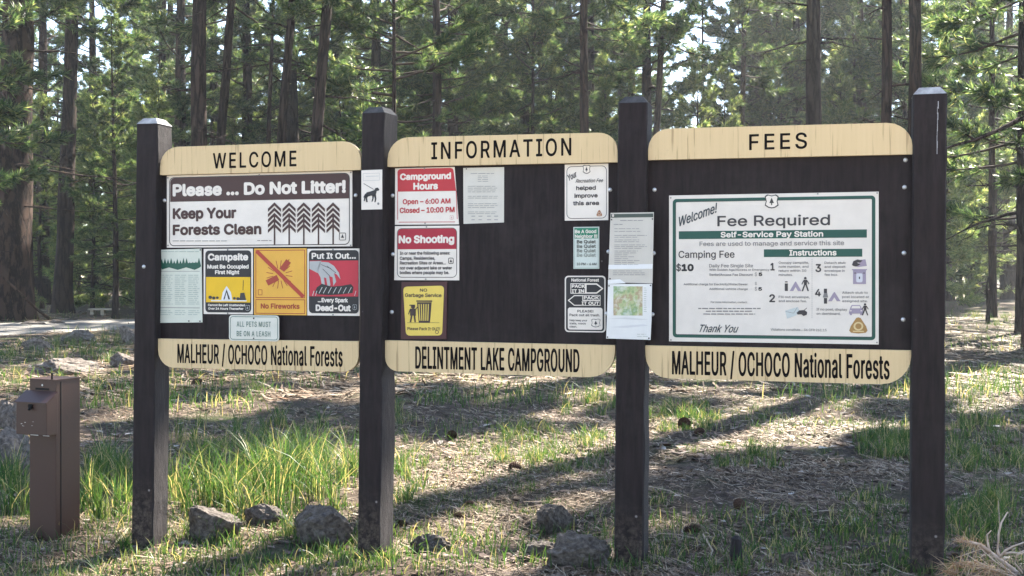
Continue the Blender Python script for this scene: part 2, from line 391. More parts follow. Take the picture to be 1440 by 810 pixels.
def view_points(n, y0, y1, marg=0.3):
    """random ground points in the wedge the photo shows, denser near by"""
    u = rng.random(n); y = 1 / (1 / y0 + u * (1 / y1 - 1 / y0)); x = (rng.random(n) * 2 - 1) * (y * 0.4364 + marg)
    return x, y
def sticks(n, y0, y1, L0, L1, w0, w1, lift):
    x, y = view_points(n, y0, y1); keep = vnoise(x * 1.6 + 3, y * 1.6) + 0.4 * rng.random(n) > 0.52; x, y = x[keep], y[keep]; n = len(x)
    L = rng.uniform(L0, L1, n); a = rng.uniform(0, 2 * np.pi, n); wd = rng.uniform(w0, w1, n); bend = rng.normal(0, .18, n) * L
    cx, sx = np.cos(a), np.sin(a); pts = []
    tl = np.abs(rng.normal(0, lift, n))
    for f, b in ((-.5, 0), (0, 1), (.5, 0)):
        px = x + cx * L * f - sx * bend * b; py = y + sx * L * f + cx * bend * b
        pz = gh(px, py) + 0.004 + tl * (f + .5) + rng.random(n) * .006
        pts.append((px, py, pz))
    V = np.zeros((n, 6, 3), np.float32)
    for i, (px, py, pz) in enumerate(pts):
        k = wd * (1 if i == 1 else .7) / 2
        V[:, 2 * i] = np.stack([px - sx * k, py + cx * k, pz], -1); V[:, 2 * i + 1] = np.stack([px + sx * k, py - cx * k, pz + .6 * k], -1)
    b = (np.arange(n) * 6)[:, None]
    Fc = np.concatenate([b + np.array([0, 1, 3, 2]), b + np.array([2, 3, 5, 4])])
    return V.reshape(-1, 3), Fc
Vs = []; Fs = []; k0 = 0
for args in ((95000, 5.0, 10, .025, .085, .0022, .006, .010), (70000, 8, 17, .04, .12, .004, .010, .014), (9000, 5.0, 12, .08, .18, .0016, .003, .02), (700, 5.0, 12, .12, .32, .005, .010, .03), (24000, 14, 45, .12, .4, .008, .03, .03)):
    V, Fc = sticks(*args); Vs.append(V); Fs.append(Fc + k0); k0 += len(V)
lo = obj('needle_litter', mesh('needle_litter', np.concatenate(Vs), np.concatenate(Fs)), M_litter)
tag(lo, 'dry pine needles and twigs strewn over the forest floor', 'pine needles', kind='stuff')
# bark flakes and crumbs
n = 9000; x, y = view_points(n, 5.0, 14); z = gh(x, y); s_ = rng.uniform(.006, .026, n) * (1 + (y > 9) * .6); a = rng.uniform(0, 6.28, n)
V = np.zeros((n, 4, 3), np.float32)
for k in range(4):
    r_ = s_ * rng.uniform(.5, 1.2, n); aa = a + k * 1.57; V[:, k] = np.stack([x + np.cos(aa) * r_ * 1.4, y + np.sin(aa) * r_, z + .004 + rng.random(n) * s_ * .8], -1)
M_bark_flake = island_mat('bark_flakes', [(0, (.03, .02, .018)), (.5, (.10, .06, .045)), (.9, (.17, .12, .09)), (1, (.4, .35, .3))])
bo = obj('bark_litter', mesh('bark_litter', V.reshape(-1, 3), np.arange(n * 4).reshape(-1, 4)), M_bark_flake); tag(bo, 'bark flakes and crumbs lying among the needles', 'bark flakes', kind='stuff')

GX_, GY_, GH_, GD_, GW_ = [], [], [], [], []
def blades(x, y, h, dry=0.0, wd=.005):
    GX_.append(x); GY_.append(y); GH_.append(h); GD_.append(np.full(len(x), dry)); GW_.append(np.full(len(x), wd))
def patch(px0, px1, py0, py1, h, n, tuft=0.5, wd=.0055):
    """grass whose roots lie between those photo pixels; gathered in tufts"""
    c0 = on_ground((px0 + px1) / 2, py0); c1 = on_ground((px0 + px1) / 2, py1); nt_ = max(3, n // 28)
    ty = rng.uniform(c1.y, c0.y, nt_); f = np.sqrt(rng.random(nt_)); tx = ((px0 + px1) / 2 - CX + (px1 - px0) / 2 * rng.uniform(-1, 1, nt_) * np.sqrt(1 - (2 * (ty - c1.y) / max(.01, c0.y - c1.y) - 1) ** 2 * .6)) / F * ty
    k = rng.integers(0, nt_, n); r_ = np.abs(rng.normal(0, .05, n)); a = rng.uniform(0, 6.28, n); sc_ = rng.uniform(.35, 1.2, nt_)
    blades(tx[k] + np.cos(a) * r_, ty[k] + np.sin(a) * r_, h * sc_[k] * rng.uniform(.4, 1.1, n), 0, wd)
for P in ((236, 510, 650, 735, .42, 2500, .5, .006), (200, 520, 600, 660, .30, 900, .5, .006), (250, 340, 752, 772, .17, 160, .5, .006), (385, 430, 745, 775, .22, 110, .5, .006), (480, 505, 755, 775, .15, 80, .5, .006), (300, 420, 690, 712, .42, 240, .5, .007), (108, 190, 650, 735, .38, 900, .5, .007), (0, 40, 640, 730, .33, 420, .5, .007), (556, 600, 640, 705, .26, 420), (545, 600, 580, 600, .30, 120), (690, 862, 605, 668, .15, 1900, .5, .005), (560, 860, 640, 730, .05, 2600, .5, .004), (930, 1120, 580, 640, .06, 1500, .5, .005), (770, 862, 562, 592, .24, 260),
          (912, 1010, 568, 606, .20, 1100), (1000, 1110, 625, 660, .15, 500), (1205, 1280, 612, 648, .24, 750), (1335, 1440, 600, 665, .20, 900), (1335, 1440, 700, 775, .17, 900), (420, 570, 745, 805, .11, 500), (912, 950, 690, 715, .09, 140), (980, 1280, 765, 806, .09, 700),
          (240, 420, 735, 770, .14, 350), (560, 700, 755, 800, .07, 260), (1090, 1270, 562, 590, .16, 200), (700, 860, 545, 570, .2, 90), (330, 470, 545, 575, .2, 90), (0, 180, 520, 560, .2, 380), (60, 190, 480, 512, .28, 900), (0, 60, 486, 512, .26, 500), (1335, 1440, 540, 570, .2, 200), (1335, 1440, 430, 470, .3, 700), (1180, 1280, 690, 760, .13, 300), (160, 250, 750, 780, .15, 160), (1270, 1340, 775, 806, .14, 160), (850, 930, 790, 808, .08, 120), (495, 560, 765, 785, .12, 160)):
    patch(*P)
x, y = view_points(24000, 5.6, 30); keep = vnoise(x * .8 + 11, y * .8 + 2) + .3 * vnoise(x * 4, y * 4) > .60; blades(x[keep], y[keep], rng.uniform(.03, .15, keep.sum()) * (.7 + .03 * y[keep]), 0, .006)
x, y = view_points(50000, 5.2, 18); keep = vnoise(x * .9 + 31, y * .9 + 12) + .5 * vnoise(x * 3.3, y * 3.3 + 9) > .74; blades(x[keep], y[keep], rng.uniform(.02, .075, keep.sum()), 0, .0045)
x, y = view_points(15000, 13, 75); keep = vnoise(x * .5 + 1, y * .5 + 2) > .45; blades(x[keep], y[keep], rng.uniform(.06, .24, keep.sum()), 0, .012)
x = np.concatenate(GX_); y = np.concatenate(GY_); h = np.concatenate(GH_); wd = np.concatenate(GW_); n = len(x)
on_road = np.zeros(n, bool)
a = rng.uniform(0, 6.28, n); lean = np.abs(rng.normal(.35, .42, n)) * h; z = gh(x, y) - .01; dx, dy = np.cos(a), np.sin(a); V = np.zeros((n, 7, 3), np.float32)
b_ = rng.uniform(0, 6.28, n); wx, wy = np.cos(b_), np.sin(b_)
for i, (f, q, k) in enumerate(((0, 0, 1), (.4, .12, .95), (.75, .5, .65))):
    for j, sg in enumerate((-1, 1)): V[:, 2 * i + j] = np.stack([x + dx * lean * q + sg * wx * wd * k / 2, y + dy * lean * q + sg * wy * wd * k / 2, z + h * f * (1 - .1 * q)], -1)
V[:, 6] = np.stack([x + dx * lean, y + dy * lean, z + h * .92], -1)
b = (np.arange(n) * 7)[:, None]
tri = np.concatenate([b + np.array(q) for q in ((0, 1, 3), (0, 3, 2), (2, 3, 5), (2, 5, 4), (4, 5, 6))])
go = obj('grass', mesh('grass', V.reshape(-1, 3), tri), M_grass); tag(go, 'green grass growing in tufts through the pine litter', 'grass', kind='stuff')
# ------------------------------------------------------------------ pines
def bark(t, p):
    a = noise(t, 9, 6, 0.7, (1, 1, 0.16)); b = noise(t, 3, 4, .6, (1, 1, .3)); v = nd(t, 'ShaderNodeTexVoronoi', Scale=7.0, feature='DISTANCE_TO_EDGE')
    tc = t.nodes.new('ShaderNodeTexCoord'); mp = t.nodes.new('ShaderNodeMapping'); mp.inputs['Scale'].default_value = (1, 1, .22); t.links.new(tc.outputs['Object'], mp.inputs[0])
    t.links.new(mixc(t, .25, mp.outputs[0], a.outputs['Color']), v.inputs['Vector'])
    gap = ramp(t, v.outputs['Distance'], [(0.02, (0, 0, 0)), (0.16, (1, 1, 1))])
    oi = t.nodes.new('ShaderNodeObjectInfo')
    plate = mixc(t, b.outputs[0], (0.034, 0.022, 0.018), (0.07, 0.045, 0.035)); plate = mixc(t, ramp(t, oi.outputs['Random'], [(.3, (0, 0, 0)), (1, (.8, .8, .8))]).outputs[0], plate, (0.04, 0.033, 0.03))
    t.links.new(mixc(t, gap.outputs[0], (0.012, 0.009, 0.008), plate), p.inputs['Base Color'])
    h = mixc(t, .4, gap.outputs[0], a.outputs[0]); bump(t, p, h, .9, .05)
M_bark = mat('pine_bark', bark, rough=.95, spec=.1)
M_twig = mat('pine_twig', None, (0.05, 0.038, 0.03), .9, .1)
def needle_mat(name, stops, gain):
    m = island_mat(name, stops, 0.55, .38, gain); return m
M_need = [needle_mat('pine_needles', [(0, (0.012, 0.028, 0.015)), (.5, (0.04, 0.074, 0.036)), (.85, (0.115, 0.16, 0.078)), (1, (0.22, .215, .12))], 1.6),
          needle_mat('young_pine_needles', [(0, (0.025, 0.055, 0.022)), (.5, (0.095, 0.14, 0.06)), (1, (0.28, 0.29, 0.15))], 1.8)]
def trunk_mesh(seed, H, r0, dead, lean=0.0, z_dead=(2, 12)):
    q = random.Random(seed); mb = MB(); k = 14; rows = 34; V = []; bx = q.uniform(-.15, .15); by = q.uniform(-.15, .15)
    def c(z): f = z / H; return (bx * math.sin(f * 5) + lean * z, by * math.sin(f * 4 + 1))
    for i in range(rows + 1):
        z = H * (i / rows) ** 1.35 - .25; r_ = r0 * (1 - .93 * max(0, z) / H) * (1 + .35 * math.exp(-max(z, 0) / (r0 * 1.6)))
        x, y = c(max(z, 0))
        for j in range(k):
            a = 2 * math.pi * j / k; rr_ = r_ * (1 + .07 * math.sin(3 * a + i) + q.uniform(-.05, .05)); V.append((x + rr_ * math.cos(a), y + rr_ * math.sin(a), z))
    mb.add(V, [(i * k + j, i * k + (j + 1) % k, (i + 1) * k + (j + 1) % k, (i + 1) * k + j) for i in range(rows) for j in range(k)])
    for _ in range(dead):                                   # bare dead limbs on the lower trunk
        z = q.uniform(*z_dead); a = q.uniform(0, 6.28); L = q.uniform(.4, 2.6); x, y = c(z); P = []; d = Vector((math.cos(a), math.sin(a), q.uniform(-.25, .2))); p = Vector((x, y, z)); nseg = 6
        for s_ in range(nseg + 1):
            P.append(p.copy()); p += d * (L / nseg); d = (d + Vector((q.uniform(-.25, .25), q.uniform(-.25, .25), q.uniform(-.22, .16)))).normalized()
        R0 = .012 + .013 * L; mb.tube(P, [R0 * (1 - .85 * s_ / nseg) for s_ in range(nseg + 1)], 5, False)
        if L > 1.2:
            for s_ in (2, 3, 4): mb.tube([P[s_], P[s_] + Vector((q.uniform(-.3, .3), q.uniform(-.3, .3), q.uniform(-.3, .15))), P[s_] + Vector((q.uniform(-.55, .55), q.uniform(-.55, .55), q.uniform(-.4, .1)))], [R0 * .4, R0 * .25, R0 * .1], 4, False)
    return mesh('trunk', mb.V, mb.F, True), c
def crown_mesh(seed, H, base, rad, nbr, tufts, ndl=16, nl=.2, nw=.011, droop=0.0, r0=.3, upto=None, low=.6):
    """branches with twigs, and a rosette of long needles at every twig end"""
    q = np.random.default_rng(seed); mb = MB(); TP = []; TD = []
    for b in range(nbr):
        f = ((b + q.random()) / nbr) ** .9; z = base + (H - base) * f
        if upto and z > upto: continue
        prof = (low + (1 - low) * min(1, f / .3)) * (1 - f) ** .75 + .06; L = rad * prof * q.uniform(.65, 1.15); a = q.uniform(0, 6.28)
        el = R(-14 - droop * 20 + 55 * f + q.normal(0, 9)); d = np.array([math.cos(a) * math.cos(el), math.sin(a) * math.cos(el), math.sin(el)])
        p = np.array([0, 0, z]); P = [p.copy()]; nseg = 7; D = [d.copy()]
        for s_ in range(nseg):
            d = d + np.array([q.normal(0, .10), q.normal(0, .10), .03 + .09 * (s_ / nseg) + q.normal(0, .06)]); d /= np.linalg.norm(d); p = p + d * L / nseg; P.append(p.copy()); D.append(d.copy())
        R0 = .010 + .011 * L
        mb.tube(P, [R0 * (1 - .85 * s_ / nseg) for s_ in range(nseg + 1)], 5, False)
        nt_ = max(3, int(tufts * L / rad * q.uniform(.8, 1.2)))
        for t_ in range(nt_):
            s_ = .28 + .72 * q.random() ** .75; i = min(nseg - 1, int(s_ * nseg)); fr = s_ * nseg - i; o = P[i] * (1 - fr) + P[i + 1] * fr; dd = D[i]
            side = np.cross(dd, [0, 0, 1.]); side /= np.linalg.norm(side) + 1e-6; an = q.uniform(-1.2, 1.2)
            tw = dd * math.cos(an) + side * math.sin(an) + np.array([0, 0, q.normal(.12, .28)]); tw /= np.linalg.norm(tw)
            tl = (.16 + .5 * q.random()) * (1.15 - s_ * .6) * (.5 + .22 * L); e = o + tw * tl
            if q.random() < .5: mb.tube([o, (o + e) / 2 + q.normal(0, .03, 3), e], [.010, .007, .004], 3, False)
            tw2 = tw + np.array([0, 0, .25]); tw2 /= np.linalg.norm(tw2)
            TP.append(e); TD.append(tw2)
            if q.random() < .75: TP.append(o + tw * tl * q.uniform(.4, .8) + q.normal(0, .06, 3)); TD.append(tw2)
    TP = np.array(TP); TD = np.array(TD); nT = len(TP); wv, wf = len(mb.V), mb.F
    ax = np.repeat(TD, ndl, 0); P0 = np.repeat(TP, ndl, 0) - ax * q.uniform(0, .14, (nT * ndl, 1))
    rnd_ = q.normal(0, 1, (nT * ndl, 3)); rnd_ -= ax * (rnd_ * ax).sum(1, keepdims=True); rnd_ /= np.linalg.norm(rnd_, axis=1, keepdims=True)
    an = q.uniform(.15, 1.05, (nT * ndl, 1)); nd_ = ax * np.cos(an) + rnd_ * np.sin(an); nd_[:, 2] -= .12
    L = nl * q.uniform(.7, 1.2, (nT * ndl, 1)); sd = np.cross(nd_, q.normal(0, 1, (nT * ndl, 3))); sd /= np.linalg.norm(sd, axis=1, keepdims=True); wd = nw
    V = np.stack([P0 - sd * wd * .35, P0 + sd * wd * .35, P0 + nd_ * L * .55 + sd * wd * .5, P0 + nd_ * L, P0 + nd_ * L * .55 - sd * wd * .5], 1).reshape(-1, 3)
    m_ = nT * ndl; b_ = (np.arange(m_) * 5)[:, None]
    # wood (quads split in two) and needles in one triangle mesh, two materials
    wt = []
    for f_ in wf: wt += [(f_[0], f_[i], f_[i + 1]) for i in range(1, len(f_) - 1)]
    wt = np.array(wt, int).reshape(-1, 3)
    nt3 = np.concatenate([b_ + np.array(t_) for t_ in ((0, 1, 2), (0, 2, 4), (4, 2, 3))]) + wv
    me = mesh('crown', np.concatenate([np.array(mb.V).reshape(-1, 3), V]), np.concatenate([wt, nt3]))
    mi = np.zeros(len(me.polygons), np.int32); mi[len(wt):] = 1; me.polygons.foreach_set('material_index', mi)
    return me
KIND = {}
def kind(name, H, base, rad, nbr, tufts, r0, dead, nvar, needles, seed, zd=(2, 9), **kw):
    KIND[name] = []
    for i in range(nvar):
        t_, _ = trunk_mesh(seed + i, H, r0, dead, 0, zd); t_.materials.append(M_bark)
        c_ = crown_mesh(seed + 50 + i, H, base, rad, nbr, tufts, r0=r0, **kw); c_.materials.append(M_twig); c_.materials.append(M_need[needles])
        KIND[name].append((t_, c_))
kind('tall', 24, 5.4, 4.2, 84, 40, .34, 12, 2, 0, 100, (2.2, 8), ndl=24, nl=.25, nw=.020)         # big ponderosa
kind('bare', 26, 9.0, 4.0, 76, 40, .34, 16, 3, 0, 150, (2.2, 10), ndl=20, nl=.25, nw=.024)        # old ponderosa, its trunk clear of branches
kind('mid', 16, 2.2, 2.9, 84, 30, .17, 12, 3, 0, 200, (1, 5), ndl=24, nl=.23, nw=.019)           # half-grown, branches low down
kind('young', 8.5, .4, 2.1, 78, 26, .09, 2, 3, 1, 300, (.3, 1.5), ndl=22, nl=.20, nw=.017)       # young pine, green to the ground
kind('pole', 19, 9.0, 2.0, 46, 16, .13, 26, 2, 0, 400, (1.5, 10), ndl=18, nl=.18, nw=.015)       # thin pole with bare dead limbs
kind('dense', 15, .6, 3.4, 96, 30, .2, 4, 3, 0, 500, (.5, 3), ndl=20, nl=.27, nw=.03)            # full-skirted pine of the far stand
kind('high', 27, 14, 2.5, 74, 52, .3, 10, 2, 0, 600, (2, 12), ndl=16, nl=.26, nw=.045)           # dense crown carried high on a clear trunk
def pine(px, y, kind_, s=1.0, var=None, dia=None, lean=0.0, rz=None, label=None, group=None, cat='pine tree', name='pine_tree', py=200):
    """a pine standing at depth y, its trunk crossing the photo at (px, py)"""
    V = KIND[kind_]; i = (var if var is not None else int(rng.integers(len(V)))) % len(V)
    zc = EYE - (py - CY) / F * y; x = (px - CX) / F * y - math.tan(lean) * zc
    r = thing(name, label, cat, (x, y, float(gh(x, y)) - .05), 0, group); r.rotation_euler = (0, lean, 0)
    rz = rng.uniform(0, 6.28) if rz is None else rz
    t_ = obj('trunk', V[i][0], None, r); c_ = obj('crown', V[i][1], None, r)
    r0 = {'tall': .34, 'mid': .17, 'young': .09, 'pole': .13, 'dense': .2, 'bare': .34, 'high': .3}[kind_]
    kx = dia / 2 / r0 if dia else s
    t_.scale = (kx, kx, s); c_.scale = (s, s, s); t_.rotation_euler = c_.rotation_euler = (0, 0, rz)
    return r
P = pine
P(12, 33, 'bare', 1.05, 0, 1.15, .01, 0.4, 'massive furrowed pine trunk at the far left edge, beside the gravel road', py=380)
P(37, 38, 'bare', 1.0, 1, .5, -.01, 1.1, 'pine trunk half hidden just right of the massive leftmost pine', py=330)
P(88, 40, 'bare', 1.1, 2, .62, .035, 2.0, 'straight brown pine trunk across the road, between the leftmost pines and leftmost post', py=400)
P(283, 29, 'bare', 1.0, 1, .47, .005, 3.0, 'broad dark pine trunk rising behind the left end of the WELCOME header')
P(313, 33, 'bare', .95, 2, .32, .075, 4.2, 'thinner dark trunk leaning right, close beside the broad trunk behind the WELCOME header')
P(379, 44, 'pole', 1.05, 0, .24, .03, .3, 'very thin trunk left of a leaning pair above the WELCOME header')
P(392, 31, 'bare', .9, 0, .30, .085, 5.0, 'dark trunk leaning right behind the middle of the WELCOME header')
P(445, 30, 'bare', 1.0, 1, .37, .08, .9, 'dark leaning trunk behind the right end of the WELCOME header')
P(553, 33, 'mid', 1.1, 0, .17, .005, 1.5, 'thin straight pine rising just right of the second post')
P(612, 42, 'tall', 1.0, 2, .45, .0, 2.6, 'broad pine with foliage hiding its lower trunk, above the left of the INFORMATION header', py=60)
P(631, 47, 'mid', 1.2, 1, .22, .0, 3.1, 'slim pine trunk beside the broad one above the INFORMATION header', py=60)
P(750, 45, 'mid', 1.15, 2, .22, .0, 4.0, 'slim pine trunk among dense branches above the middle of the INFORMATION header')
P(818, 34, 'bare', .92, 0, .34, .0, 5.5, 'near black straight trunk above the right of the INFORMATION header')
P(922, 40, 'bare', .95, 1, .30, .05, .2, 'brown trunk leaning slightly right just behind the third post')
P(988, 43, 'pole', 1.0, 1, .14, .0, 1.9, 'spindly dead looking pine with sparse twigs against the sky gap')
P(1048, 46, 'bare', .95, 2, .30, .02, 2.7, 'brown trunk right of the sky gap, foliage hanging across it', py=50)
P(1094, 52, 'mid', 1.1, 0, .36, .0, 3.3, 'short looking grey trunk behind the FEES header, left of the big one')
P(1140, 33, 'bare', 1.0, 0, .55, .0, 4.4, 'thick dark pine trunk behind the FEES header')
P(1247, 26, 'high', .95, 1, .28, .01, 5.1, 'straight dark trunk behind the right end of the FEES header')
P(1285, 27.5, 'high', 1.0, 0, .36, .0, 1.2, 'straight grey brown trunk rising directly behind the rightmost post')
P(1360, 62, 'mid', 1.2, 1, .24, .0, 2.2, 'slim pine standing at the edge of the far track, right of the rightmost post', py=380)
P(1436, 27, 'mid', 1.15, 2, .26, .01, 3.6, 'dark pine at the right edge of the view', py=380)
P(1396, 38, 'tall', .9, 0, .26, .0, 4.9, 'leafy pine filling the upper right corner', py=150)
P(1385, 75, 'tall', .9, 1, .42, .0, .7, 'broad trunk far beyond the track on the right', py=385)
P(160, 37, 'mid', .62, 0, None, .0, 2.0, 'bright yellow green pine in front of the straight trunk left of the leftmost post', py=388)
P(-46, 29, 'mid', 1.1, 1, .2, .0, 1.0, 'dark pine whose boughs hang across the trunks in the upper left corner', py=388)
for px, y in ((440, 62), (500, 75), (560, 58), (600, 70), (660, 64), (710, 56), (760, 68), (800, 60), (850, 72), (890, 58), (1080, 66), (1120, 58), (1170, 72), (1210, 57), (230, 58), (190, 70), (1330, 58), (60, 54), (130, 60), (255, 50), (300, 60), (345, 52), (470, 54), (530, 50), (580, 66), (640, 52), (690, 72), (735, 52), (785, 62), (830, 54), (875, 66), (910, 52), (1065, 54), (1105, 70), (1150, 60), (1195, 66), (1240, 62), (1290, 56), (1370, 66), (1420, 58)): P(px, y, 'tall', 1.0, None, None, 0, None, 'tall pine in the second row, its trunk lost among needles', 'tall pines of the second row', py=388)
# young pines that fill the gaps between the trunks
yl = 'young bushy pine with pale yellow green needles among the trunks'
for px, y, s in ((60, 47, 1.0), (130, 42, .95), (160, 50, 1.15), (205, 46, 1.1), (225, 41, 1.0), (180, 60, 1.3), (20, 56, 1.2), (110, 66, 1.4), (330, 52, 1.15), (420, 56, 1.3), (350, 64, 1.4), (480, 48, 1.2), (520, 60, 1.3), (580, 52, 1.2), (660, 58, 1.4), (700, 50, 1.3), (780, 54, 1.3), (850, 50, 1.25), (960, 47, .95), (985, 60, 1.0), (982, 42, 1.1), (1012, 45, 1.08), (1030, 49, 1.1), (1075, 58, 1.3), (1180, 50, 1.3), (1215, 60, 1.4), (1320, 47, 1.2), (1350, 66, 1.3), (1400, 52, 1.2), (1440, 64, 1.4), (1300, 70, 1.5)):
    P(px, y, 'young', s, None, None, rng.normal(0, .01), None, yl, 'young pines in the gaps between the trunks', py=388)
# the forest behind
bl = 'pine standing deep in the shady forest behind the front trunks'
for i in range(48):
    y = float(rng.uniform(48, 100)); px = -60 + (i * 0.618 % 1) * 1560
    if 935 < px < 1040: continue
    k = ('tall', 'mid', 'mid', 'dense')[i % 4]
    P(px, y, k, float(rng.uniform(.85, 1.2)), None, None, rng.normal(0, .015), None, bl, 'pines deep in the forest')
fl = 'full skirted dark pine in the far stand that closes the view'
for i in range(60):
    y = float(rng.uniform(95, 135)); px = -90 + (i + .5 * float(rng.random())) * 27
    P(px, y, 'dense', float(rng.uniform(.8, 1.35)) * (.75 if 930 < px < 1050 else 1), None, None, rng.normal(0, .01), None, fl, 'pines of the far stand', py=388)
# pines standing right of the view, whose crowns throw the dappled shade on the kiosk's ground
for x, y, k, s in ((9.9, 21.5, 'high', 1.35), (12.2, 20, 'high', 1.0), (14.4, 23.0, 'high', 1.0), (13.8, 23.8, 'high', .95),  (19, 27, 'mid', 1.2), (22, 34, 'tall', 1.1)):
    P(x / y * F + CX, y, k, s, None, None, 0, None, 'pine outside the right edge of the view', 'pines right of the view', py=388)
# forest continued behind the camera: unseen pines added to screen blue sky, warm the fill
for i, (x, y) in enumerate(((-16, -17), (-10, -19), (-5, -16), (1, -20), (6, -17), (12, -19), (17, -15), (-13, -25), (-2, -27), (9, -26), (-20, -10), (20, -8))):
    r = P(CX, 30, 'dense', .75 + .06 * (i % 4), None, None, 0, None, 'unseen pine added behind the camera, beyond the light-bouncing gravel', 'unseen pines added behind the camera', py=388); r.location = (x, y, float(gh(x, y)) - .05)
# ------------------------------------------------------------------ the kiosk
def dark_wood(t, p):
    a = noise(t, 6, 8, 0.65, (6, 6, 0.7)); b = noise(t, 55, 3, 0.6, (1, 1, 0.12))
    g_ = noise(t, 2.2, 5, .7); c = mixc(t, ramp(t, a.outputs[0], [(.35, (0, 0, 0)), (.65, (1, 1, 1))]).outputs[0], (0.010, 0.0065, 0.0075), (0.024, 0.0165, 0.0175))
    c = mixc(t, ramp(t, g_.outputs[0], [(.5, (0, 0, 0)), (.72, (.55, .55, .55))]).outputs[0], c, (0.042, 0.034, 0.034))
    vo = nd(t, 'ShaderNodeTexVoronoi', Scale=9.0); tc = t.nodes.new('ShaderNodeTexCoord'); t.links.new(tc.outputs['Object'], vo.inputs['Vector'])
    sp = ramp(t, vo.outputs['Distance'], [(0.0, (1, 1, 1)), (0.03, (1, 1, 1)), (0.075, (0, 0, 0))])
    pick = ramp(t, vo.outputs['Color'], [(0.62, (0, 0, 0)), (0.68, (.7, .7, .7))])
    m = mixc(t, 1.0, sp.outputs[0], pick.outputs[0], 'MULTIPLY')
    c = mixc(t, m, c, (0.32, 0.29, 0.28))
    ge = t.nodes.new('ShaderNodeNewGeometry'); sx = t.nodes.new('ShaderNodeSeparateXYZ'); t.links.new(ge.outputs['Position'], sx.inputs[0])
    low = ramp(t, sx.outputs[2], [(0.0, (1, 1, 1)), (0.24, (0, 0, 0))]); mud = ramp(t, noise(t, 26, 6, .75).outputs[0], [(.45, (0, 0, 0)), (.62, (.8, .8, .8))])
    t.links.new(mixc(t, mixc(t, 1.0, low.outputs[0], mud.outputs[0], 'MULTIPLY'), c, (0.11, 0.085, 0.065)), p.inputs['Base Color'])   # mud splashed on the post feet
    bump(t, p, b.outputs[0], 0.25, 0.004)
def rough_wood(t, p):
    a = noise(t, 7, 8, 0.7, (5, 5, 0.6)); b = noise(t, 34, 6, 0.75, (1, 1, 0.35))
    c = ramp(t, a.outputs[0], [(0.3, (0.012, 0.010, 0.011)), (0.55, (0.022, 0.017, 0.018)), (0.8, (0.06, 0.05, 0.05))])
    t.links.new(c.outputs[0], p.inputs['Base Color']); bump(t, p, b.outputs[0], 0.8, 0.012)
def tan_wood(t, p):
    a = noise(t, 5, 6, 0.6, (12, 1, 0.35)); b = noise(t, 30, 4, 0.5, (2.2, 1, 0.10)); c = noise(t, 14, 3, 0.6)
    base = mixc(t, a.outputs[0], (0.60, 0.44, 0.24), (0.71, 0.535, 0.315))
    crack = ramp(t, b.outputs[0], [(0.36, (1, 1, 1)), (0.42, (0, 0, 0))])
    cm = mixc(t, 1.0, crack.outputs[0], ramp(t, a.outputs[0], [(0.46, (.6, .6, .6)), (0.62, (0.05, 0.05, 0.05))]).outputs[0], 'MULTIPLY')
    base = mixc(t, cm, base, (0.26, 0.16, 0.08))
    base = mixc(t, ramp(t, c.outputs[0], [(0.66, (0, 0, 0)), (0.78, (.35, .35, .35))]).outputs[0], base, (0.42, 0.32, 0.2))
    t.links.new(base, p.inputs['Base Color']); bump(t, p, b.outputs[0], 0.2, 0.003)
def grey_end(t, p):
    a = noise(t, 22, 5, 0.7)
    t.links.new(ramp(t, a.outputs[0], [(0.3, (0.22, 0.21, 0.21)), (0.7, (0.5, 0.48, 0.47))]).outputs[0], p.inputs['Base Color']); bump(t, p, a.outputs[0], 0.6, 0.008)
M_dark = mat('dark_brown_stained_wood', dark_wood, rough=0.6, spec=0.18)
M_rough = mat('rough_sawn_post_wood', rough_wood, rough=0.8)
M_tan = mat('tan_painted_plywood', tan_wood, rough=0.6)
M_end = mat('sunlit_weathered_end_grain', grey_end, rough=0.9)  # outer caps: weathered grey, with the sun's brightness painted into the tone
M_route = mat('dark_routed_letters', None, (0.008, 0.006, 0.006), 0.9, .1)
M_bolt = mat('zinc_bolt', None, (0.62, 0.62, 0.64), 0.4); M_bolt.node_tree.nodes['Principled BSDF'].inputs['Metallic'].default_value = 0.6

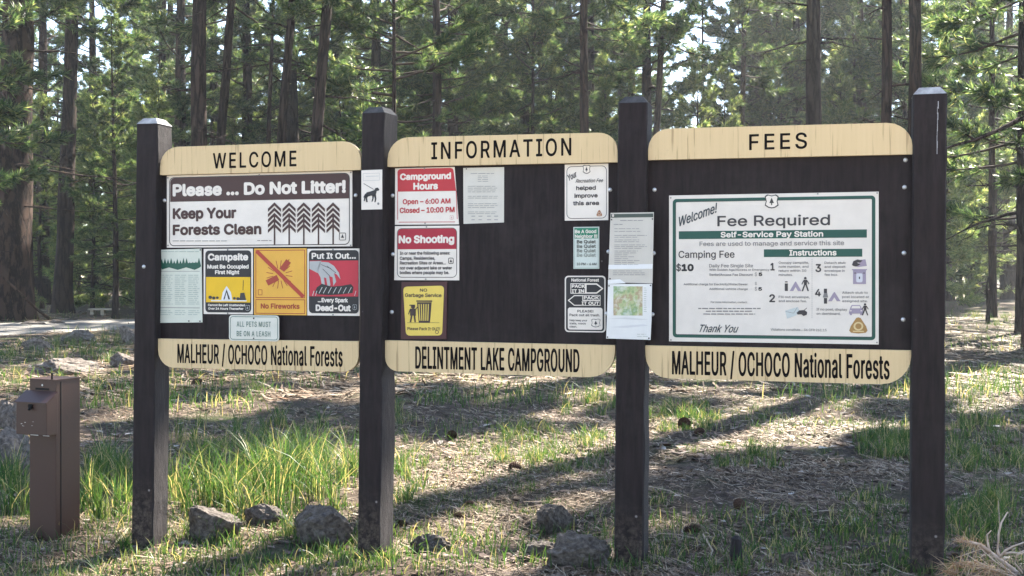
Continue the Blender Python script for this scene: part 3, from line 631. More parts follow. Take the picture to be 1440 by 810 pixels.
kiosk = thing('information_kiosk', 'dark brown wooden three panel kiosk with cream header boards on four square posts', 'notice board', (0, Z0, 0), -TH)
M_end2 = mat('shaded_end_grain', lambda t, p: t.links.new(ramp(t, noise(t, 22, 5, 0.7).outputs[0], [(0.3, (0.03, 0.028, 0.03)), (0.7, (0.09, 0.085, 0.085))]).outputs[0], p.inputs['Base Color']), rough=.9)  # middle caps: darker copy of the end grain, shade painted in
def post(fl, fr, side, base_py, dyaw, dep, lean, end=None):
    """front-left and front-right top corners and base in photo pixels; a square post, chamfered on top"""
    o = 0.055; u0, vt = uv(*fl, o); u1, _ = uv(*fr, o); w_ = u1 - u0
    vb = uv(fl[0], base_py, o)[1]; H = vt - vb + 0.25
    mb = MB(); NS = 26; bev = 0.006; ring = []
    rr = random.Random(int(fl[0]))
    for k in range(NS + 1):
        z = -H + H * k / NS; j = [rr.uniform(-1, 1) * .0014 for _ in range(16)]
        O8 = [(bev, 0), (w_ - bev, 0), (w_, bev), (w_, dep - bev), (w_ - bev, dep), (bev, dep), (0, dep - bev), (0, bev)]
        ring.append([(x + j[2 * i] + (.004 if 1 < i < 4 else 0) * j[0] / .0014, y + j[2 * i + 1], z) for i, (x, y) in enumerate(O8)])
    V = [p for r_ in ring for p in r_]; n = 8
    Fc = [(k * n + j, k * n + (j + 1) % n, (k + 1) * n + (j + 1) % n, (k + 1) * n + j) for k in range(NS) for j in range(n)]
    me = mesh('post', V, Fc)
    me.materials.append(M_dark); me.materials.append(M_rough)
    for p_ in me.polygons: p_.material_index = 1 if abs(p_.normal.x) > 0.5 else 0
    p = obj('post', me, None, kiosk); p.location = (u0, -o, vt); p.rotation_euler = (0, R(lean), R(dyaw))
    c = MB(); t_ = 0.028; ch = 0.034
    c.add([(0, 0, 0), (w_, 0, 0), (w_, dep, 0), (0, dep, 0), (t_, t_, ch), (w_ - t_, t_, ch), (w_ - t_, dep - t_, ch), (t_, dep - t_, ch)],
          [(4, 5, 6, 7), (0, 1, 5, 4), (1, 2, 6, 5), (2, 3, 7, 6), (3, 0, 4, 7), (0, 3, 2, 1)])
    c.build('chamfered_top', end or M_end, p)
    return p
post((191.7, 174.2), (221.6, 173.6), 23, 768, 0, .150, .80)
post((508.5, 159.3), (541.8, 158.5), 19, 778, -5, .160, .62, M_end2)
post((869.3, 145.0), (910.3, 143.5), 7, 803, 0, .150, .55, M_end2)
p4 = post((1284.0, 132.8), (1331.8, 130.2), 0, 805, 0, .145, .28)
# paint scratch down the right-hand post
sc_ = MB(); rr = random.Random(2); u0, v0 = uv(1284, 132.8, .055)
for i in range(9):
    a = uv(1318.5 - i * .15 + rr.uniform(-.4, .4), 147 + i * 8, .055); sc_.box((a[0] - u0, -.0012, a[1] - v0 - .018), (a[0] - u0 + rr.uniform(.0015, .004), -.0004, a[1] - v0 + .016))
sc_.build('paint_scratch', flat((0.34, 0.34, 0.36)), p4)

# each panel: header corner pixels, footer corner pixels  (left-top, right-top of the straight edges)
PAN = [  # header: left x, right x, top y at left/right, bottom y at left/right ; footer the same
    dict(h=(225.0, 507.6, 207.2, 197.8, 246.2, 238.8), f=(222.2, 504.3, 476.3, 480.0, 516.6, 523.2), hr=(30, 29), fr=(27, 24), head='WELCOME', hx=(299.5, 417), hy=(213.5, 235.5), foot='MALHEUR / OCHOCO National Forests', fx=(249.5, 482), fy=(485.5, 513)),
    dict(h=(544.9, 868.5, 193.6, 185.9, 234.6, 228.0), f=(541.5, 865.0, 478.6, 485.5, 521.6, 531.6), hr=(32, 26), fr=(20, 36), head='INFORMATION', hx=(606.5, 803.5), hy=(197, 221.5), foot='DELINTMENT LAKE CAMPGROUND', fx=(584, 815), fy=(489, 521)),
    dict(h=(911.4, 1283.6, 181.6, 171.7, 225.0, 216.9), f=(907.5, 1281.7, 485.8, 492.8, 531.2, 541.6), hr=(28, 32), fr=(32, 38), head='FEES', hx=(1053.5, 1135), hy=(187.6, 210), foot='MALHEUR / OCHOCO National Forests', fx=(945, 1251), fy=(496, 530)),
]
def corner(P, i, r, n=6):
    p = Vector(P[i]); a = Vector(P[i - 1]); b = Vector(P[(i + 1) % len(P)]); out = []
    pa = p + (a - p).normalized() * r; pb = p + (b - p).normalized() * r
    for k in range(n + 1):
        f = k / n; q = pa * (1 - f) ** 2 + p * 2 * f * (1 - f) + pb * f * f
        c = pa + pb - p; d = (q - c); q = c + d.normalized() * (r if abs(d.length - r) < r * .3 else d.length); out.append(tuple(q))
    return out
for D in PAN:
    o = 0.030; k = Z0 / F
    def quad(e): xl, xr, tl, tr, bl, br = e; return [uv(xl, bl, o), uv(xr, br, o), uv(xr, tr, o), uv(xl, tl, o)]
    H = quad(D['h']); H = [H[0], H[1]] + corner(H, 2, D['hr'][1] * k) + corner(H, 3, D['hr'][0] * k)
    hb = MB().prism(H, -o, -0.001).build('header_board', M_tan, kiosk)
    Q = quad(D['f']); Q = corner(Q, 0, D['fr'][0] * k) + corner(Q, 1, D['fr'][1] * k) + [Q[2], Q[3]]
    fb = MB().prism(Q, -o, -0.001).build('footer_board', M_tan, kiosk)
    for b, t, xx, yy, bold, sp in ((hb, D['head'], D['hx'], D['hy'], .022, 1.22), (fb, D['foot'], D['fx'], D['fy'], .02, 1.08)):
        a0, v1 = uv(xx[0], yy[0], o); a1, _ = uv(xx[1], yy[1], o); xm = sum(xx) / 2; v1 = uv(xm, yy[0], o)[1]; v0 = uv(xm, yy[1], o)[1]
        V, Fc = text_mesh(t, a1 - a0, v1 - v0, bold, 0, sp)
        obj('lettering', mesh('lettering', [(x + a0, -o - 0.0011 + d, z + v0) for x, z, d in V], Fc), M_route, b)
    # plywood sheet behind, from header to footer, running behind the boards
    xl = min(D['h'][0], D['f'][0]) - 1; xr = max(D['h'][1], D['f'][1]) + 1
    B = [uv(D['f'][0] - .8, D['f'][2] + 6, 0), uv(D['f'][1] + 1, D['f'][3] + 6, 0), uv(D['h'][1] + 1, D['h'][5] - 5, 0), uv(D['h'][0] - .8, D['h'][4] - 5, 0)]
    MB().prism(B, 0, 0.02).build('panel', M_dark, kiosk)
bolt_me = None
for x, y, o in ((231.7, 282, 0), (500.5, 274.7, 0), (202.5, 375, .055), (552.4, 275, 0), (552.8, 357.5, 0), (551.2, 438.8, 0), (858, 267, 0), (855.8, 353.8, 0), (853, 441, 0),
                (920.4, 267, 0), (919.3, 356, 0), (917.6, 442, 0), (1272, 263.3, 0), (1271.2, 355.8, 0), (1270, 449.4, 0), (1273.3, 225, 0)):
    if bolt_me is None:
        b = MB(); n = 12
        for r_, y_ in ((.0105, 0), (.0105, -.003), (.0085, -.006), (.004, -.0085)):
            b.V += [(r_ * math.cos(2 * math.pi * i / n), y_, r_ * math.sin(2 * math.pi * i / n)) for i in range(n)]
        b.F = [(k * n + i, k * n + (i + 1) % n, (k + 1) * n + (i + 1) % n, (k + 1) * n + i) for k in range(3) for i in range(n)] + [tuple(range(3 * n, 4 * n))]
        bolt_me = mesh('bolt', b.V, b.F, True); bolt_me.materials.append(M_bolt)
    u, v = uv(x, y, o); bo = obj('bolt', bolt_me, None, kiosk); bo.location = (u, -o - .0005, v)

# ------------------------------------------------------------------ the notices
BROWN = (0.055, 0.022, 0.022); INK = (0.045, 0.04, 0.045); GREY = (0.2, 0.19, 0.19); GREEN = (0.012, 0.09, 0.062); RED = (0.47, 0.028, 0.04); CRIM = (0.36, 0.012, 0.035); PAPER = (0.58, 0.58, 0.57)
O1 = 0.001
s = Sign('litter_sign', 'wide brown and white litter sign with five trees, under the WELCOME header', 'sign', (234.6, 243.6, 495.3, 347.3))
s.frame('border', INK, 238, 246.2, 492, 345.2, 1.3, 1, 8)
s.rect('header_band', BROWN, 239.5, 247.4, 491, 281.5, 1, 7, (0, 0, 1, 1))
s.text('white_lettering', WHITE, 'Please ... Do Not Litter!', 243, 486.5, 256, 273.8, 2, .075)
s.text('dark_lettering', BROWN, 'Keep Your', 243, 332.5, 292, 307.6, 2, .07); s.text('dark_lettering', BROWN, 'Forests Clean', 243, 367.8, 315, 330.3, 2, .07)
for i in range(5):
    cx = 386.2 + 20.6 * i
    s.rect('tree_pictogram', BROWN, cx - 1.1, 300, cx + 1.1, 344.2, 2)
    for k in range(5):
        y = 284.5 + k * 7.4
        for sg in (-1, 1): s.poly('tree_pictogram', BROWN, [(cx, y), (cx, y + 4.6), (cx + sg * 9.2, y + 13.6), (cx + sg * 9.2, y + 9)], 3)
s.lines('fine_print', GREY, 243, 320, [338.8], 1.0, ragged=0); s.lines('fine_print', GREY, 362, 382, [338.3], 1.0, ragged=0)
s.frame('shield', INK, 477, 327.2, 486.6, 338, .9, 2, 2); s.poly('shield', INK, [(481.8, 329), (484, 334.5), (479.6, 334.5)], 2); s.disc('screw#0', GREY, 236.4, 250.2, 1.1, 1.1, 4); s.disc('screw#1', GREY, 493.6, 242.6, 1.1, 1.1, 4); s.disc('screw#2', GREY, 236.6, 345.2, 1.1, 1.1, 4); s.disc('screw#3', GREY, 493.4, 345, 1.1, 1.1, 4); s.disc('screw#4', GREY, 365, 246, 1.1, 1.1, 4); s.done()

s = Sign('rules_notice', 'pale notice with green treeline heading and three columns of print, left of campsite sign', 'notice', (223, 350.2, 284, 453.8), (0.62, 0.64, 0.56), th=.002, quad=[(224, 351.2), (283.2, 349.6), (284.6, 453.4), (222.9, 454)])
rr = random.Random(3)
pts = [(225, 377)] + [p for i in range(14) for p in ((226 + i * 4, 368 + rr.uniform(-2, 2)), (228 + i * 4, 362.5 + rr.uniform(-1, 4)))] + [(282, 376), (278, 379), (272, 374), (266, 379), (258, 375), (250, 378), (243, 374), (236, 379), (230, 376)]
for i in range(0, 13):
    x = 225.5 + i * 4.35; h = rr.uniform(6, 13); s.poly('treeline', GREEN, [(x - 1, 375), (x + 2.2, 375 - h), (x + 5.4, 375)], 1)
s.poly('treeline', GREEN, [(225, 370), (253, 370.5), (281.5, 369), (281.5, 376), (274, 379.5), (262, 376), (250, 379.5), (238, 376), (228, 379)], 2)
s.rect('rule_line', GREY, 227, 381.2, 281, 381.8); s.rect('rule_line', GREY, 226, 432.4, 281, 433.2)
for a, b in ((226, 243.5), (246, 262.5), (265, 281)): s.lines('small_print', (0.33, 0.39, 0.36), a, b, [387 + 2.7 * i for i in range(16)], .85, seed=1); s.lines('small_print', (0.33, 0.39, 0.36), a, b, [437, 439.7, 442.4], .85)
s.lines('small_print', (0.4, 0.45, 0.42), 225, 282, [353.8], .8); s.disc('staple#0', INK, 225.4, 353, 1.1, 1.1, 4); s.disc('staple#1', INK, 282, 351.4, 1.1, 1.1, 4); s.disc('staple#2', INK, 225, 452.2, 1.1, 1.1, 4); s.disc('staple#3', INK, 281.6, 451.6, 1.1, 1.1, 4); s.disc('staple#4', INK, 266, 451.4, 1.1, 1.1, 4); s.done()

s = Sign('campsite_sign', 'black and yellow sign about occupying the campsite, left of the fireworks sign', 'sign', (286.4, 349.8, 355.6, 441.8), o=O1)
s.rect('black_panel', BLACK, 288.8, 352.2, 353.4, 439.4, 1, 6); YEL = (0.78, 0.47, 0.012)
s.rect('yellow_panel', YEL, 290, 389.6, 352.2, 425.2, 2)
s.text('lettering', WHITE, 'Campsite', 292.5, 349.2, 356.4, 366.4, 2, .075); s.text('lettering', WHITE, 'Must Be Occupied', 291.6, 349.8, 372, 377.8, 2, .07); s.text('lettering', WHITE, 'First Night', 302.5, 336.7, 380, 385.6, 2, .07)
s.text('lettering', WHITE, 'Cannot Be Left Unattended', 292.6, 344.5, 427.4, 430.6, 2, .07); s.text('lettering', WHITE, 'Over 24 Hours Thereafter', 293, 342.5, 432.4, 435.6, 2, .07); s.shield('shield', (0.4, .4, .4), 345, 429, 351.5, 437, BLACK)
s.poly('tent_pictogram', (0.72, .72, .74), [(311.5, 422), (313.5, 411), (319, 402), (325, 411), (327, 422)], 3); s.poly('tent_shade', INK, [(314.5, 421), (319, 406.5), (324, 421)], 4); s.poly('tent_pictogram', (0.72, .72, .74), [(316.5, 421), (319, 411), (321.5, 421)], 5)
s.rect('tent_pictogram', (0.72, .72, .74), 297, 422, 347, 423.6, 3)
for x, y, r_ in ((296, 418, 2.6), (301, 419, 2.4), (306, 418.6, 2), (330, 419.5, 2), (335, 420, 2.4)): s.disc('camp_gear', INK, x, y, r_, r_ * .9, 4)
s.poly('camp_gear', (0.72, .72, .74), [(337, 422), (338.5, 412), (344, 411.5), (346.5, 422)], 4); s.line('camp_gear_post', INK, (342, 408), (342.6, 394), .7, 4); s.disc('screw#0', GREY, 320.5, 351.2, 1.1, 1.1, 4); s.disc('screw#1', GREY, 320.5, 440.6, 1.1, 1.1, 4); s.done()

OR = (0.74, 0.40, 0.06); RB = (0.36, 0.05, 0.03)
s = Sign('fireworks_sign', 'orange yellow sign with a red slash over a firecracker reading No Fireworks', 'sign', (357.4, 349.3, 431, 443), OR, o=O1)
s.frame('border', RB, 359.4, 351.4, 429, 419, 1, 1); s.frame('border#2', RB, 359.4, 421, 429, 441.2, 1, 1)
for ax, ay, bx, by in ((375.5, 398, 391, 390.2), (396.5, 380, 406, 367)): s.line('firecracker', RB, (ax, ay), (bx, by), 8.2, 2)
s.line('firecracker', RB, (404, 368), (407, 365), 1.2, 2)
for i in range(16):
    a = R(i * 22.5 + 8); s.line('spark', RB, (393 + 9 * math.cos(a), 386 + 9 * math.sin(a)), (393 + 18.5 * math.cos(a), 386 + 20 * math.sin(a)), .9, 1)
s.line('slash', (0.42, 0.05, 0.03), (361, 353), (427, 417.6), 5.4, 3)
s.text('lettering', RB, 'No Fireworks', 366.8, 421.4, 426.8, 434.2, 2, .05); s.frame('shield', RB, 363, 407, 369, 415, .8, 2, 1); s.done()

s = Sign('fire_safety_sign', 'black and red sign with a hand drowning a smouldering log, right of the fireworks sign', 'sign', (432.2, 349.6, 505.4, 443.9), o=O1)
s.rect('black_panel', BLACK, 434.4, 351.8, 504.6, 440.6, 1, 6); s.rect('red_panel', (0.50, 0.03, 0.055), 435.4, 366.4, 504, 416.8, 2)
LG = (0.58, .57, .56)
s.poly('hand', (0.42, .42, .42), [(435.4, 367.5), (452, 367), (447, 384), (435.4, 378)], 3)
s.poly('hand', LG, [(450, 368), (462, 369), (470, 374), (477, 384), (479, 393), (474, 386), (470, 384), (473, 396), (469, 402), (468, 390), (463, 388), (465, 401), (461, 404), (459, 391), (456, 390), (457, 401), (453, 402), (451, 390), (446, 381)], 3)
for a, b in (((452, 372), (466, 378)), ((454, 378), (464, 388)), ((460, 374), (473, 384))): s.line('hand_lines', INK, a, b, .7, 4)
s.poly('log', BLACK, [(443, 411), (446, 404), (453, 399), (466, 403), (480, 402), (494, 399.5), (497.5, 404), (496, 412), (480, 414), (462, 415), (448, 414)], 4)
for x in (449, 455, 462, 469, 476, 483, 490): s.line('log_bark', LG, (x, 412.5), (x + 4.5, 404), .8, 5)
for x in (440, 444, 499): s.line('log_bark', LG, (x, 416), (x + 2, 409), .8, 5)
s.text('lettering', WHITE, 'Put It Out...', 438.4, 500.6, 355.4, 364, 2, .06); s.text('lettering', WHITE, '...Every Spark', 447, 489.4, 419, 425.2, 2, .06); s.text('lettering', WHITE, 'Dead-Out', 444, 493.4, 428.4, 437.6, 2, .08); s.shield('shield', (.4, .4, .4), 496, 428, 502, 436, BLACK); s.disc('screw#0', GREY, 468.6, 351, 1.1, 1.1, 4); s.disc('screw#1', GREY, 468.6, 442.6, 1.1, 1.1, 4); s.done()

s = Sign('pet_leash_sign', 'small white sign with green border about leashing pets, touching the left footer board', 'sign', (322, 443.4, 392.4, 479.6), (0.66, .65, .58), o=.0315, r=5)
s.frame('border', (0.12, .2, .17), 323.6, 445, 390.8, 478, 1, 1, 4.5); s.text('lettering', (0.12, .2, .17), 'ALL PETS MUST', 333, 381, 452.2, 459.6, 2, .02, sp=1.15); s.text('lettering', (0.12, .2, .17), 'BE ON A LEASH', 333, 380.3, 465.6, 473, 2, .02, sp=1.15)
s.disc('screw', INK, 357, 447.6, 1.2, 1.2, 3); s.disc('screw', (.3, .3, .3), 357, 475.8, 1, 1, 3); s.done()

s = Sign('dog_leash_sign', 'narrow white sign with a black leashed dog silhouette, on the second post from the left', 'sign', (507.6, 238.9, 538, 294.6), o=.064, th=.002); s.root.rotation_euler.z -= R(5)
s.frame('border', (0.45, .44, .43), 510, 243.5, 534.5, 254, .5, 1)
s.rect('faint_print', (0.5, .49, .48), 514, 247.4, 533, 248.2)
s.line('leash', INK, (511, 258), (526, 266.5), .8, 2)
s.poly('dog', BLACK, [(513.5, 274), (515.5, 270.5), (521, 269.2), (526.5, 267.4), (528.5, 264.4), (531.8, 263.8), (534, 266.2), (533.6, 268), (530.4, 268.6), (529.6, 271.5), (528, 275.5), (522, 275.2), (517, 276.5), (514, 277.5)], 2)
for P in ([(526, 274), (529, 273), (529.8, 280), (528.6, 284.4), (526.8, 284.6), (527.6, 280)], [(523.6, 275), (526.4, 274.8), (525.6, 280), (524, 283.6), (522.6, 283.8), (523.8, 279)], [(513.4, 274), (517.8, 275), (516.2, 279), (517.2, 284), (514.8, 284.2), (514, 279.6)], [(513.6, 273), (515.6, 275), (513.6, 279), (512.6, 283), (511.2, 282.6), (511.8, 278)]): s.poly('dog', BLACK, P, 2)
s.line('dog', BLACK, (514, 272.4), (511.2, 277.6), 1.2, 2); s.disc('seal', GREY, 532.6, 286.5, 1.6, 1.8, 2); s.done()

# --- middle panel
s = Sign('opening_hours_sign', 'red and white campground hours sign with curling right edge, under the INFORMATION header', 'sign', (555.6, 235.6, 645, 315.6), quad=[(555.7, 236.8), (639.2, 234.6), (645.3, 315.4), (555.4, 316)], o=O1)
s.poly('red_band', RED, [(559.2, 269.6), (559, 241.5), (560.4, 239), (563, 237.8), (633, 236), (636.4, 237), (637.8, 239.6), (641.5, 268.4)], 1)
s.text('white_lettering', WHITE, 'Campground', 562.6, 634.4, 243.2, 252.6, 2, .075); s.text('white_lettering', WHITE, 'Hours', 581.3, 616, 256.6, 266.6, 2, .075)
s.text('red_lettering', RED, 'Open – 6:00 AM', 566.4, 633.6, 279.4, 286.8, 2, .05); s.text('red_lettering', RED, 'Closed – 10:00 PM', 562.2, 639.4, 291.4, 299.2, 2, .05)
for a, b in (((559.2, 269), (559.4, 309)), ((561, 312.4), (640, 312)), ((641.5, 268), (643, 308))): s.line('border', RED, a, b, .9, 1)
s.shield('shield', (0.5, .2, .2), 632.5, 303, 638, 309); s.disc('screw#0', GREY, 597, 237.2, 1.1, 1.1, 4); s.disc('screw#1', GREY, 598, 314, 1.1, 1.1, 4); s.done()

s = Sign('no_shooting_sign', 'white sign with crimson No Shooting heading, below the campground hours sign', 'sign', (554.8, 317.6, 645.7, 394), o=O1, quad=[(555.4, 318), (645.8, 317.2), (645.6, 394.2), (554.4, 393.9)])
s.frame('border', INK, 558.4, 320.6, 642.6, 390.4, .9, 1, 7); s.rect('crimson_band', CRIM, 559.4, 321.6, 641.8, 350.4, 1, 6, (0, 0, 1, 1)); s.text('white_lettering', WHITE, 'No Shooting', 560.6, 639, 330.8, 342, 2, .075)
for t, a, b, y in (('In or near the following areas:', 562.4, 633, 353.6), ('Camps, Residencies,', 562.4, 612, 360.8), ('Recreation Sites or Areas...', 562.4, 627, 367.4), ('nor over adjacent lake or water', 562.4, 635.8, 374.4), ('bodies where people may be.', 562.4, 631.8, 381)): s.text('print', INK, t, a, b, y, y + 4.6, 2, .05)
s.frame('shield', INK, 630.4, 362.4, 638, 371, 1, 2, 2); s.poly('shield', INK, [(634.2, 364.4), (636.2, 368.8), (632.2, 368.8)], 2); s.disc('screw#0', GREY, 600, 319.2, 1.1, 1.1, 4); s.disc('screw#1', GREY, 599, 392.6, 1.1, 1.1, 4); s.done()

YL = (0.74, 0.55, 0.11)
s = Sign('no_garbage_sign', 'yellow sign with trash can and figure on a maroon board above the middle footer', 'sign', (564, 396.2, 628, 477), (0.06, 0.018, 0.022), th=.008, plate='backing_board', quad=[(564.6, 396.6), (628.6, 396), (627.6, 476.6), (563.6, 477)])
q = [(566.9, 403.2), (624.6, 401.6), (621.8, 471.8), (571, 472)]
def rnd(q, r):
    out = []
    for i in range(len(q)):
        p, a, b = Vector(q[i]), Vector(q[i - 1]), Vector(q[(i + 1) % len(q)]); pa = p + (a - p).normalized() * r; pb = p + (b - p).normalized() * r
        out += [tuple(pa * (1 - f) ** 2 + p * 2 * f * (1 - f) + pb * f * f) for f in (0, .25, .5, .75, 1)]
    return out
s.poly('yellow_plate', YL, rnd(q, 6), 1); DK = (0.05, .03, .03)
s.text('lettering', DK, 'NO', 590.6, 600.8, 405.8, 410.2, 2, .05); s.text('lettering', DK, 'Garbage Service', 569.6, 621, 412.6, 417.8, 2, .05); s.text('lettering', DK, 'Please Pack It OUT!', 573, 619, 460.2, 464.4, 2, .04)
s.poly('trash_can', DK, [(586.5, 425), (607.2, 425), (604.8, 453.6), (589, 453.6)], 2); s.rect('trash_can', DK, 585.6, 422.4, 608, 424.4, 2)
for i in range(5): x = 589.4 + i * 3.3; s.line('can_slots', YL, (x, 427.5), (x + (1.4 - i * .55), 451), 1.3, 3)
s.disc('figure', DK, 581, 431.5, 3, 2.6, 3); s.rect('figure', DK, 576, 428.4, 584, 430, 3); s.poly('figure', YL, [(577, 434), (584.6, 434), (585, 444), (577.4, 444)], 3); s.frame('figure', DK, 577, 434, 585, 444, .6, 4)
for a, b, wd in (((579, 444), (577.4, 453), 2.2), ((583, 444), (584, 453), 2.2), ((584, 436), (588, 431), 1.2), ((577, 435), (574.6, 442), 1.2)): s.line('figure', DK, a, b, wd, 3)
s.line('ground_line', DK, (573, 453.8), (618, 453.8), .5, 2); s.disc('seal', DK, 614.6, 467, 2.6, 2.6, 2); s.disc('seal_field', YL, 614.6, 467, 1.8, 1.8, 3); s.done()

s = Sign('typed_letter', 'white typed letter pinned alone on dark plywood, right of the campground hours sign', 'notice', (651.2, 235.4, 709, 314), (0.60, .565, .51), th=.0015, quad=[(651.4, 236.2), (708.9, 234.9), (708.6, 312.8), (651.8, 314.8)], rough=.35)
s.lines('print', (.3, .3, .3), 662, 698, [244], .9, ragged=.1); 
for y in (247.5, 250, 252.5, 255): s.lines('print', (.33, .33, .33), 672, 688, [y], .8)
for ys in ([262, 264.6, 267.2, 269.8], [276, 278.6], [286.5, 289.2, 291.8], [298, 300.4]): s.lines('print', (.3, .3, .3), 658, 703, ys, .8, ragged=.15)
for x in (663, 673, 685, 695): s.lines('print', (.22, .22, .22), x, x + 6, [304, 309], 1.2)
s.disc('pin', INK, 656, 237.6, .9, .9, 3); s.done()

s = Sign('fee_thanks_sign', 'white sign thanking for the recreation fee, right end under the INFORMATION header', 'sign', (794.2, 230.6, 855.4, 309.9), o=O1)
s.frame('border', INK, 796.8, 233.4, 853.2, 307.4, .8, 1, 7); s.shield('shield', INK, 819.6, 231.8, 830.4, 244.4)
s.text('script', INK, 'Your', 799.4, 815.6, 246.5, 255, 2, .03, .3, rot=28); s.text('script', INK, 'Recreation Fee', 809.4, 849.2, 251.4, 256.6, 2, .02, .35)
for t, a, b, y in (('helped', 810.2, 838, 261.2), ('improve', 807.8, 840.6, 272), ('this area', 805.8, 842.4, 282.6)): s.text('lettering', INK, t, a, b, y, y + 6, 2, .06)
s.emblem(838.8, 295.4, 846.8, 304.2, (0.3, .12, .05), (.6, .45, .35)); s.done()

s = Sign('quiet_sign', 'slim white sign with green heading repeating Be Quiet, above the pack it in sign', 'sign', (806.4, 319, 842.6, 378), (0.58, .63, .59), o=O1)
s.rect('green_band', (0.02, .20, .12), 807.8, 320.6, 841, 335.4); s.text('white_lettering', WHITE, 'Be A Good', 808.6, 838.6, 323, 328, 2, .05); s.text('white_lettering', WHITE, 'Neighbor !!!', 808.6, 840, 329.8, 334.6, 2, .05)
for i, (y, c) in enumerate(((337.4, .05), (343.8, .09), (350, .15), (356.2, .25))): s.text('lettering_%s' % ('black', 'charcoal', 'grey', 'faded')[i], (c, c * 1.1, c), 'Be Quiet', 811.2, 838, y, y + 5, 2, .05)
s.text('lettering_black', (.05, .055, .05), '10 PM - 6 AM', 811.2, 838.8, 369.4, 373, 2, .03); s.frame('border', (0.3, .4, .34), 807.4, 319.9, 841.6, 377.2, .6, 1); s.done()

s = Sign('pack_out_sign', 'black and white rounded sign with two arrows reading PACK IT IN PACK IT OUT', 'sign', (794.2, 387.8, 851.6, 467.2), o=O1, r=5)
s.rect('black_panel', BLACK, 796, 389.6, 849.8, 465.4, 1, 4); s.text('white_lettering', WHITE, 'National Forest', 803.6, 842.4, 391.6, 396, 2, .05)
s.poly('arrow', WHITE, [(802.4, 398.4), (839.4, 398.4), (848.6, 405.8), (839.4, 413), (802.4, 413)], 2); s.poly('arrow_field', BLACK, [(803.4, 399.4), (822.5, 399.4), (822.5, 412), (803.4, 412)], 3); s.poly('arrow_field', (.45, .45, .45), [(825, 400.4), (838.8, 400.4), (846, 405.8), (838.8, 411), (825, 411)], 3)
s.text('arrow_lettering', WHITE, 'PACK', 804.2, 823, 400, 404.8, 4, .07); s.text('arrow_lettering', WHITE, 'IT IN', 804.2, 821.5, 406.8, 411.6, 4, .07)
s.poly('arrow#2', WHITE, [(844.4, 415), (807.6, 415), (798.4, 422.4), (807.6, 430), (844.4, 430)], 2); s.poly('arrow_field', BLACK, [(808, 416.4), (819, 416.4), (819, 428.6), (808, 428.6), (800.6, 422.4)], 3); s.poly('arrow_field', BLACK, [(817, 423.2), (843.6, 423.2), (843.6, 429.2), (817, 429.2)], 3); s.poly('arrow_field', BLACK, [(820, 415.8), (843.6, 415.8), (843.6, 421.6), (820, 421.6)], 3)
s.text('arrow_lettering', WHITE, 'PACK', 821, 842.6, 416.2, 421, 4, .07); s.text('arrow_lettering', WHITE, 'IT OUT', 818, 842.6, 424, 428.8, 4, .07)
s.rect('white_panel', WHITE, 798.6, 432.6, 847.4, 463.6, 2, 3); s.text('print', INK, 'PLEASE!', 812, 834.6, 435.8, 439.4, 3, .05); s.text('print', INK, 'Pack out all trash.', 801, 844, 441.2, 444.8, 3, .04)
for t, b, y in (('Help keep your', 826, 449), ('trails, roads', 824, 453.4), ('clean.', 811.5, 457.8)): s.text('print', INK, t, 801, b, y, y + 2.8, 3, .04)
s.shield('shield', INK, 831.4, 448, 844.6, 460.4); s.done()

s = Sign('long_notice', 'grey printed notice with dark heading strip, on the third post above the map sheet', 'notice', (857, 298.2, 919.4, 398), (0.54, .51, .47), o=.057, th=.0015, quad=[(858.6, 299.4), (919.5, 298.4), (917.6, 398.4), (855.2, 397)], rough=.25)
s.rect('heading_strip', (0.06, .08, .07), 859, 300.6, 918.6, 305.8); s.shield('shield', INK, 860.4, 301.2, 864, 305.2)
s.lines('print', (.25, .25, .26), 872, 905, [310], 1, ragged=0); s.lines('print', (.25, .25, .26), 863, 878, [315.6], 1)
for ys in ([321.6], [325.4], [331, 333.6], [337.4, 340], [344.4, 346.8, 349.2]): s.lines('print', (.3, .3, .31), 864, 910, ys, .8, ragged=.3)
s.lines('print', (.33, .33, .34), 864, 900, [353 + 2.7 * i for i in range(8)], .8, ragged=.6); s.lines('print', (.3, .3, .31), 862, 908, [381 + 2.7 * i for i in range(3)], .8)
s.poly('tape_strip', (0.74, .74, .75), [(856, 372.4), (918, 371.2), (917.4, 378), (855.6, 378.6)], 2); s.poly('tape_strip#2', (.76, .76, .77), [(855, 393.6), (872, 392.6), (880, 398.2), (855, 399.4)], 2); s.disc('staple#0', INK, 860.2, 309, 1.1, 1.1, 4); s.disc('staple#1', INK, 917.6, 308, 1.1, 1.1, 4); s.disc('staple#2', INK, 858, 392, 1.1, 1.1, 4); s.done()

def map_col(t, p):
    a = noise(t, 11, 4, 0.6); b = noise(t, 30, 3, .6)
    c = ramp(t, a.outputs[0], [(0.36, (.42, .5, .44)), (.44, (.22, .33, .15)), (.52, (.42, .46, .25)), (.58, (.36, .27, .17)), (.68, (.6, .55, .4))], 'LINEAR')
    t.links.new(mixc(t, ramp(t, b.outputs[0], [(.5, (0, 0, 0)), (.62, (.7, .7, .7))]).outputs[0], c.outputs[0], (.6, .6, .5)), p.inputs['Base Color'])
M_map = mat('printed_map', map_col, rough=.3)
s = Sign('map_sheet', 'glossy white sheet with a small green area map, lowest on the third post', 'map', (853, 399.6, 917, 477.4), (0.70, .70, .70), o=.057, th=.002, quad=[(855, 399.6), (916.8, 399), (916.2, 450), (914.8, 478), (852.4, 476)], rough=.2)
s.rect('map_print', (0, 0, 0), 862.6, 402.6, 903.6, 443.6, 1); s.lines('print', (.4, .42, .4), 905.4, 909.6, [405 + 3 * i for i in range(12)], .9); s.lines('print', (.5, .5, .5), 896, 912, [470, 473], .8)
